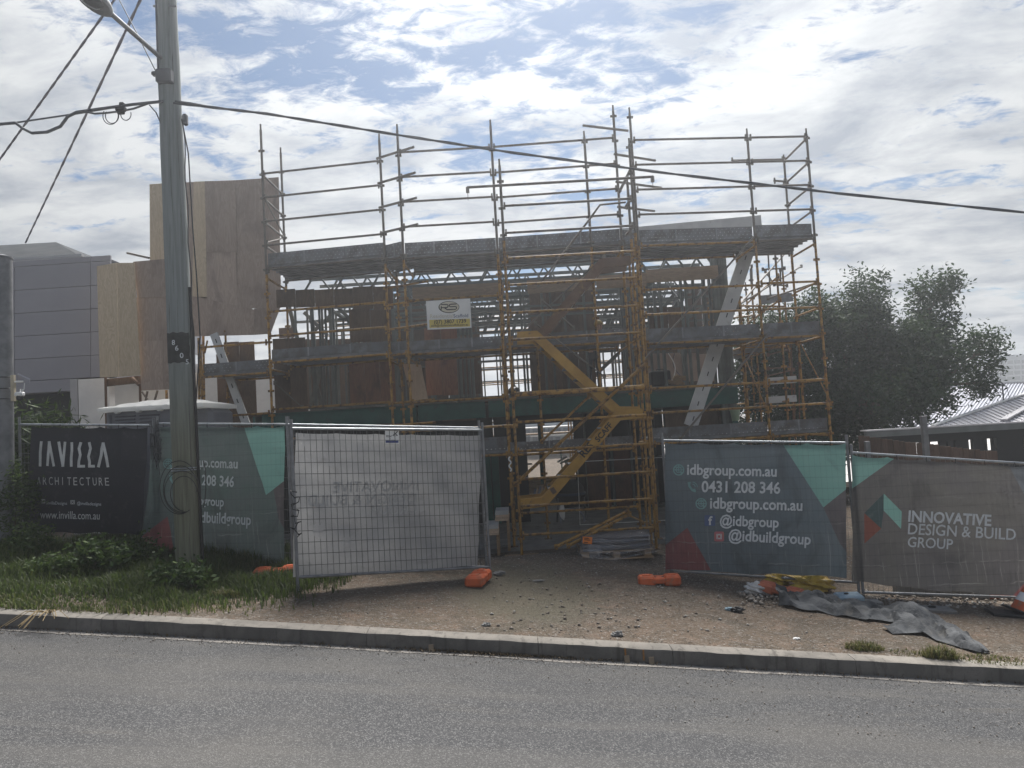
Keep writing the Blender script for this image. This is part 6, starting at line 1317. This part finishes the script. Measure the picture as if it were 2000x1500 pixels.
# boards stacked left of the stairs
for k, (px, py, w, Y, lab) in enumerate(((981, 1017, 26, 13.4, 'upper little stack of pale boards on trestle beside the stair foot'), (961, 1045, 26, 13.0, 'lower little stack of pale boards touching the gate post'))):
    a = at(px, py, Y); t = thing('board_stack', lab, 'board stack', (a.x, Y, SLABZ), 'stacks of pale boards by the stairs'); ww = w / F * Y
    for i in range(5): MB().cbox((a.x + random.uniform(-.01, .01), Y + .3, a.z + .012 + i * .038), (ww, .6, .034), .004).build('board', PALE if i < 3 else ALU, t)
    for sx in (-1, 1): MB().box((a.x + sx * ww * .4, Y + .3, (a.z + SLABZ) / 2), (.05, .4, a.z - SLABZ)).build('leg', PINE, t)
# mixer and clutter seen through the ground floor opening
mx = thing('concrete_mixer', 'dark round drum of a concrete mixer beyond the lowest stair flight', 'mixer', at(1113, 1010, 17)); c = at(1113, 962, 17.0)
MB().lathe(c, [(.05, .30), (.20, .29), (.33, .12), (.36, -.05), (.33, -.22), (.2, -.34), (.05, -.36)], 22).build('drum', BLACK, mx); MB().lathe(c + Vector((0, 0, -.02)), [(.365, -.03), (.375, 0), (.365, .03)], 22).build('drum_ring', M('dark_blue_paint', (.02, .04, .08), None, 4, .4), mx)
mb = MB()
for s_ in (-1, 1): mb.tube([c + Vector((s_ * .3, -.2, -.1)), c + Vector((s_ * .36, -.1, -.8))], .02, 8)
mb.tube([c + Vector((-.36, -.1, -.7)), c + Vector((.36, -.1, -.7))], .02, 8).build('frame', CABLEG, mx); mb = MB()
mb.tube([c + Vector((.28 * math.cos(a), -.32, -.62 + .28 * math.sin(a))) for a in np.linspace(0, 6.2832, 25)], .018, 8).build('wheel', M('grey_blue_rim', (.22, .24, .30), None, 4, .5), mx)
rg = MB(); c2 = at(1098, 1000, 16.4); rg = blob(c2, (.06, .05, .17), 4, .25, 2); tag(rg.build('white_rag', WHITEP, None, origin=c2), 'white rag hanging by the dark mixer drum', 'rag')
GY = 26.5; mf = thing('mesh_fence', 'thin mesh fence far behind the ground floor opening', 'fence', at(1060, 930, GY)); a, b = at(1015, 925, GY), at(1140, 925, GY); zt, zb2 = at(1075, 880, GY).z, at(1075, 936, GY).z
for i in range(4): x = a.x + (b.x - a.x) * i / 3; MB().tube([(x, GY, -.2), (x, GY, zt)], .025, 8).build('post', GREEN, mf)
mb = MB()
for i in range(60): x = a.x + (b.x - a.x) * i / 60; mb.tube([(x, GY, zb2), (x, GY, zt)], .004, 4, False)
for j in range(20): z = zb2 + (zt - zb2) * j / 20; mb.tube([(a.x, GY, z), (b.x, GY, z)], .004, 4, False)
mb.build('wire_mesh', GALVD, mf, kind='stuff')
ts = thing('timber_stack', 'stack of pale timber lying in the sun behind the open ground floor', 'timber stack', at(1070, 970, 22))
for i in range(7):
    for j in range(2): c = at(1052 + 4 * j, 938 + i * 5, 22); MB().box((c.x + .5, 22 + j * .3, c.z), (1.8, .28, .06)).build('timber', PALE, ts)
lt = thing('offcut_rack', 'leaning bundle of short timber offcuts by the foot of the lowest stair flight', 'offcuts', at(1055, 975, 15))
for i in range(6): MB().beam(at(1040 + i * 4, 985, 15.2), at(1046 + i * 5, 955 - i * 2, 15.4), .03, .05).build('offcut', PALE if i % 2 else CLAD, lt)
ws = thing('pipe_bundle', 'bundle of short white pipes beyond the ground floor opening', 'pipes', at(1100, 905, 20))
for i in range(5): MB().tube([at(1090 + i * 5, 902 + (i % 2) * 3, 20), at(1106 + i * 4, 893 + (i % 3) * 4, 20.3)], .03, 8).build('pipe', WHITEP, ws)
wr_ = MB(); c = at(996, 905, 12.75); wr_.tube([c + Vector((.02 * math.sin(i), -.03, -.14 + .02 * i)) for i in range(14)], .014, 6); tag(wr_.build('white_strap', WHITEP, None, origin=c), 'white strap looped on the stair tower standard beside the gate', 'strap')
# ------------------------------------------------------------------ rubbish by the right fence
for k, (px, py, rx, rz_, Y, lab) in enumerate(((1592, 1148, 30, 16, 10.75, 'largest crumpled yellow bag beside the pale blue foot'), (1520, 1130, 22, 11, 11.1, 'small yellow bag wedged behind the faded salmon foot'), (1560, 1165, 22, 10, 10.45, 'yellow bag folded in front of the faded salmon foot'), (1575, 1128, 32, 12, 11.0, 'yellow bag of debris behind the fence wire'))):
    c = at(px, py, Y); r = rx * Y / F; c.z = max(c.z, ground(c.x, c.y) + rz_ * Y / F * .7); o = blob(c, (r, r * .7, rz_ * Y / F), k * 2.3, .28, 4, 4.5).build('yellow_bag', YBAG, None, origin=c); tag(o, lab, 'bag', 'yellow plastic bags by the fence')
c = gp(1478, 1158); o = blob(c + Vector((0, 0, .05)), (.14, .1, .09), 5, .3, 4, 5).build('white_bag', WBAG, None, origin=c); tag(o, 'crumpled white plastic bag lying on the rubble heap', 'bag')
c = gp(1604, 1135); o = blob(c + Vector((0, .3, .10)), (.16, .12, .10), 8, .25, 4, 5).build('white_bag', WBAG, None, origin=c); tag(o, 'white rubble bag between the yellow bags and the fence post', 'bag')
pts, rad = [], []
for _ in range(150): q = gp(1485 + random.gauss(0, 22), 1166 + random.gauss(0, 8)); r = random.uniform(.012, .05); pts.append((q.x, q.y, ground(q.x, q.y) + r * .35)); rad.append(r)
o = stones('rubble_heap', pts, rad, GRAV); tag(o, 'heap of broken grey rubble beside the faded salmon foot', 'rubble')
pts, rad = [], []
for _ in range(260): q = gp(random.uniform(960, 1500), random.uniform(1075, 1235)); r = random.uniform(.012, .032); pts.append((q.x, q.y, ground_z(q.x, q.y) + r * .3)); rad.append(r)
stones('pebbles', pts, rad, GRAV)
fb = thing('ballast_block', 'pale blue concrete foot under the joint of two dark banners', 'fence foot', gp(1660, 1178), 'plastic fence feet'); c = gp(1662, 1180); MB().cbox(c + Vector((0, .06, .06)), (.36, .26, .14), .03, Matrix.Rotation(R(-8), 3, 'Z')).build('base_block', BLUEC, fb); MB().tube([c + Vector((-.03, .05, .13)), c + Vector((-.03, .05, .14))], .03, 10).build('post_socket', BLACK, fb)
for px, py, sx, sy, sz, rot, lab in ((1698, 1182, .36, .2, .05, -5, 'small pale paver beside the pale blue foot'), (1818, 1196, .62, .26, .05, -6, 'flat grey slab with a round hole on the dirt'), (1985, 1205, .6, .3, .04, -12, 'dark rubber base plate beside the traffic cone')):
    c = gp(px, py); t = thing('paver', lab, 'paver', c, 'slabs lying on the dirt by the fence'); MB().cbox(c + Vector((0, .05, sz / 2 + .005)), (sx, sy, sz), .01, Matrix.Rotation(R(rot), 3, 'Z') @ Matrix.Rotation(R(5), 3, 'Y')).build('slab', RUBBER if 'rubber' in lab else PAVER, t)
    if 'hole' in lab: MB().lathe(c + Vector((.05, .05, sz + .006)), [(.05, 0), (.05, .006)], 16).build('hole', BLACK, t)
for i, px in enumerate((1762, 1790, 1812, 1842, 1880, 1915)):
    c = at(px, 1168 + 3 * i, 10.75); c.z = ground(c.x, c.y) + .08; t = MB().cbox(c, (.19, .2, .19), .008, Matrix.Rotation(random.uniform(-.4, .4), 3, 'Z')); tag(t.build('concrete_block', PAVER, None, origin=c), ('first', 'second', 'third', 'fourth', 'fifth', 'last')[i] + ' grey block beyond the pale blue foot under the capital letter banner', 'block', 'grey blocks under the capital letter banner')
pts, rad = [], []
for _ in range(420): q = gp(random.uniform(1680, 2010), random.uniform(1158, 1196)); r = random.uniform(.01, .04); pts.append((q.x, q.y + .2, ground(q.x, q.y + .2) + r * .3)); rad.append(r)
stones('fence_rubble', pts, rad, GRAV)
cone = thing('traffic_cone', 'orange traffic cone with white band leaning by the fence', 'traffic cone', gp(1996, 1208)); c = gp(1996, 1204) + Vector((.08, .08, .04)); tl = Matrix.Rotation(R(24), 3, 'Y')
def lean(prof):
    m = MB().lathe((0, 0, 0), prof, 20); m.v = [tuple(c + tl @ Vector(v)) for v in m.v]; return m
lean([(.15, 0), (.128, .12)]).build('cone_body', ORANGE, cone); lean([(.129, .121), (.10, .24)]).build('reflective_band', WHITEP, cone); lean([(.099, .241), (.045, .46), (.03, .47)]).build('cone_tip', ORANGE, cone)
mb = MB().cbox((0, 0, -.015), (.36, .36, .03), .01); mb.v = [tuple(c + tl @ Vector(v)) for v in mb.v]; mb.build('cone_base', RUBBER, cone)
# crumpled black geotextile
def geo_mat():
    t = NT('geotextile'); v = t.coord('Object'); n = t.noise(v, 2.5, 7, .6, .5); n2 = t.noise(v, 30, 4, .6); col = t.mix(t.step(n, .38, .64), (.05, .053, .057), (.105, .11, .115)); col = t.mix(t.math('MULTIPLY', t.step(t.noise(t.coord('Object', (1, 1, 1), loc=(5, 5, 0)), 4, 7, .65), .55, .72), .5), col, (.16, .145, .12))
    t.set(color=col, rough=.8, spec=.25); t.bump(t.math('ADD', n, t.math('MULTIPLY', n2, .25)), .9, .05); return t.m
topc = [(1518, 1163), (1560, 1167), (1620, 1178), (1700, 1186), (1760, 1198), (1830, 1210), (1868, 1228), (1900, 1252), (1932, 1276)]
botc = [(1520, 1182), (1560, 1190), (1628, 1202), (1690, 1216), (1740, 1220), (1790, 1242), (1840, 1258), (1882, 1270), (1928, 1280)]
def lerpc(c, u): x = u * (len(c) - 1); i = min(int(x), len(c) - 2); f = x - i; return (c[i][0] * (1 - f) + c[i + 1][0] * f, c[i][1] * (1 - f) + c[i + 1][1] * f)
TG = [gp(*lerpc(topc, i / 96)) for i in range(97)]; BG = [gp(*lerpc(botc, i / 96)) for i in range(97)]
def geo(u, v):
    i = int(round(u * 96)); p = BG[i].lerp(TG[i], v); x, y = p.x, p.y; p = Vector((x, y, ground_z(x, y)))
    amp = (1 - smooth(.55, .95, u)) * .5 + .35; roll = .10 * smooth(.30, .05, u) * math.sin(math.pi * min(1, v * 1.1)) ** .6
    wv = .035 * math.sin(u * 21 + v * 3 + 2 * math.sin(v * 4)) + .03 * abs(math.sin(u * 9 - v * 6)) + .045 * max(0, math.sin(u * 14 + v * 9)) * (1 if .3 < u < .75 else .3) + .016 * math.sin(u * 70 + v * 20) + .03 * abs(math.sin(u * 26 - v * 5 + math.sin(v * 7)))
    e = min(1, v * 7, (1 - v) * 7) * .75 + .25; return p + Vector((.02 * math.sin(v * 15 + u * 40), -.03 * math.sin(u * 55) * (1 - v), .012 + roll + max(0, wv * amp * 1.9) * e))
gt = thing('ground_sheet', 'long crumpled black fabric sheet lying across the dirt to the kerb', 'fabric sheet', gp(1700, 1205)); MB().grid(geo, 96, 24).build('fabric', geo_mat(), gt, smooth=True)
c = gp(1755, 1238); MB().grid(lambda u, v: Vector((c.x - .12 + .42 * u, c.y - .10 + .26 * v, ground_z(c.x, c.y) + .02 + .03 * math.sin(u * 9) * math.sin(v * 5) + .05 * v)), 16, 10).build('torn_flap', geo_mat(), gt, smooth=True)
# small litter
for px, py, r, m, lab, nm in ((1440, 1194, (.07, .05, .035), RUBBER, 'crumpled black rag on the bare dirt of the drive', 'rag'), (1425, 1191, (.05, .035, .02), M('blue_litter', (.25, .36, .42), None, 4, .6), 'scrap of pale blue plastic touching the black rag on the dirt', 'litter'), (1556, 1248, (.035, .02, .01), WHITE, 'scrap of white paper on the dirt near the kerb', 'litter'), (1545, 1304, (.16, .05, .05), RUBBER, 'black crumpled rag lying in the gutter', 'rag'), (1512, 1300, (.08, .035, .03), PALE, 'brown leaf litter in the gutter beside the black rag', 'litter'), (950, 1222, (.045, .03, .02), PAVER, 'broken grey stone on the dirt just above the kerb joint', 'stone'), (1052, 1135, (.08, .03, .012), PAVER, 'flat grey stone chip on the drive', 'stone'), (975, 1122, (.08, .05, .03), PAVER, 'chip of broken concrete beside the orange foot of the gate', 'stone'), (1205, 1242, (.06, .04, .03), PAVER, 'grey stone on the dirt near the kerb', 'stone')):
    c = gp(px, py) if py < 1280 else gp(px, py, 'road'); o = blob(c + Vector((0, 0, r[2] * .6)), r, px * .1, .3, 3, 5).build(nm, m, None, origin=c); tag(o, lab, nm)
for k, (px, py, lab) in enumerate(((845, 1266, 'tile offcut leaning on the kerb nearest the wooden pole'), (1218, 1280, 'middle tile offcut leaning on the kerb between the orange marks'), (1264, 1282, 'tile offcut leaning on the kerb past both orange marks'))):
    c = gp(px, py, 'road'); c.y = kerb_y(c.x) - .03; o = MB().cbox(c + Vector((0, 0, .04)), (.055, .012, .075), .003, Matrix.Rotation(R(-14), 3, 'X')).build('tile_offcut', M('tan_tile', (.25, .20, .145), None, 5, .8), None, origin=c); tag(o, lab, 'tile', 'tile offcuts along the kerb')
for px, py, lab in ((1182, 1290, 'pale folded card lying on the road edge'), (1370, 1293, 'bent brown card lying in the gutter')):
    c = gp(px, py, 'road'); o = MB().grid(lambda u, v: c + Vector((-.06 + .12 * u, -.03 + .06 * v, .012 + .035 * abs(u - .5))), 6, 3).build('card_scrap', PALE, None, origin=c); tag(o, lab, 'litter')
mb = MB()
for s_ in (0, 1):                                    # two orange survey marks sprayed on the kerb face
    x = gp(1208 + 32 * s_, 1262, 'road').x; mb.box((x, kerb_y(x) - .003, hill(x) + .085), (.018, .004, .11))
o = mb.build('survey_mark', M('faded_orange_spray', (.36, .17, .05), (.24, .14, .07), 40, .9), kerb)
# leaf litter swept along the kerb foot, and thin twigs
bs, hs2 = [], []
for _ in range(900): X = random.gauss(.0, .55) - .4 if random.random() < .6 else random.uniform(-6, 6); bs.append((X, kerb_y(X) - abs(random.gauss(.02, .025)) - .005, hill(X) + .008)); hs2.append(random.uniform(.015, .045))
o = blades('leaf_litter', bs, hs2, M('dry_leaf', (.16, .12, .07), (.09, .07, .05), 60, .9), 1.6, .006)
# pale ground added beyond the dark house to brighten its wall slots
mb = MB().box((36, 55, -.02), (56, 66, .16)); tag(mb.build('bright_fill_ground', M('pale_fill', (.50, .49, .47), (.42, .41, .40), .6, .9), None, origin=(36, 55, 0)), kind='structure')
# ------------------------------------------------------------------ haze volume added to stand in for the lens veil
def veil_haze():
    m = bpy.data.materials.new('veil_volume'); m.use_nodes = True; nt = m.node_tree; nt.nodes.clear(); o = nt.nodes.new('ShaderNodeOutputMaterial'); v = nt.nodes.new('ShaderNodeVolumePrincipled')
    v.inputs['Color'].default_value = (.93, .96, 1, 1); v.inputs['Density'].default_value = HAZE; v.inputs['Anisotropy'].default_value = .72; nt.links.new(v.outputs[0], o.inputs['Volume'])
    mb = MB().box((0, 160, 4.5), (520, 640, 17)); tag(mb.build('veil_haze', m), kind='stuff')
HAZE = .0031
veil_haze()
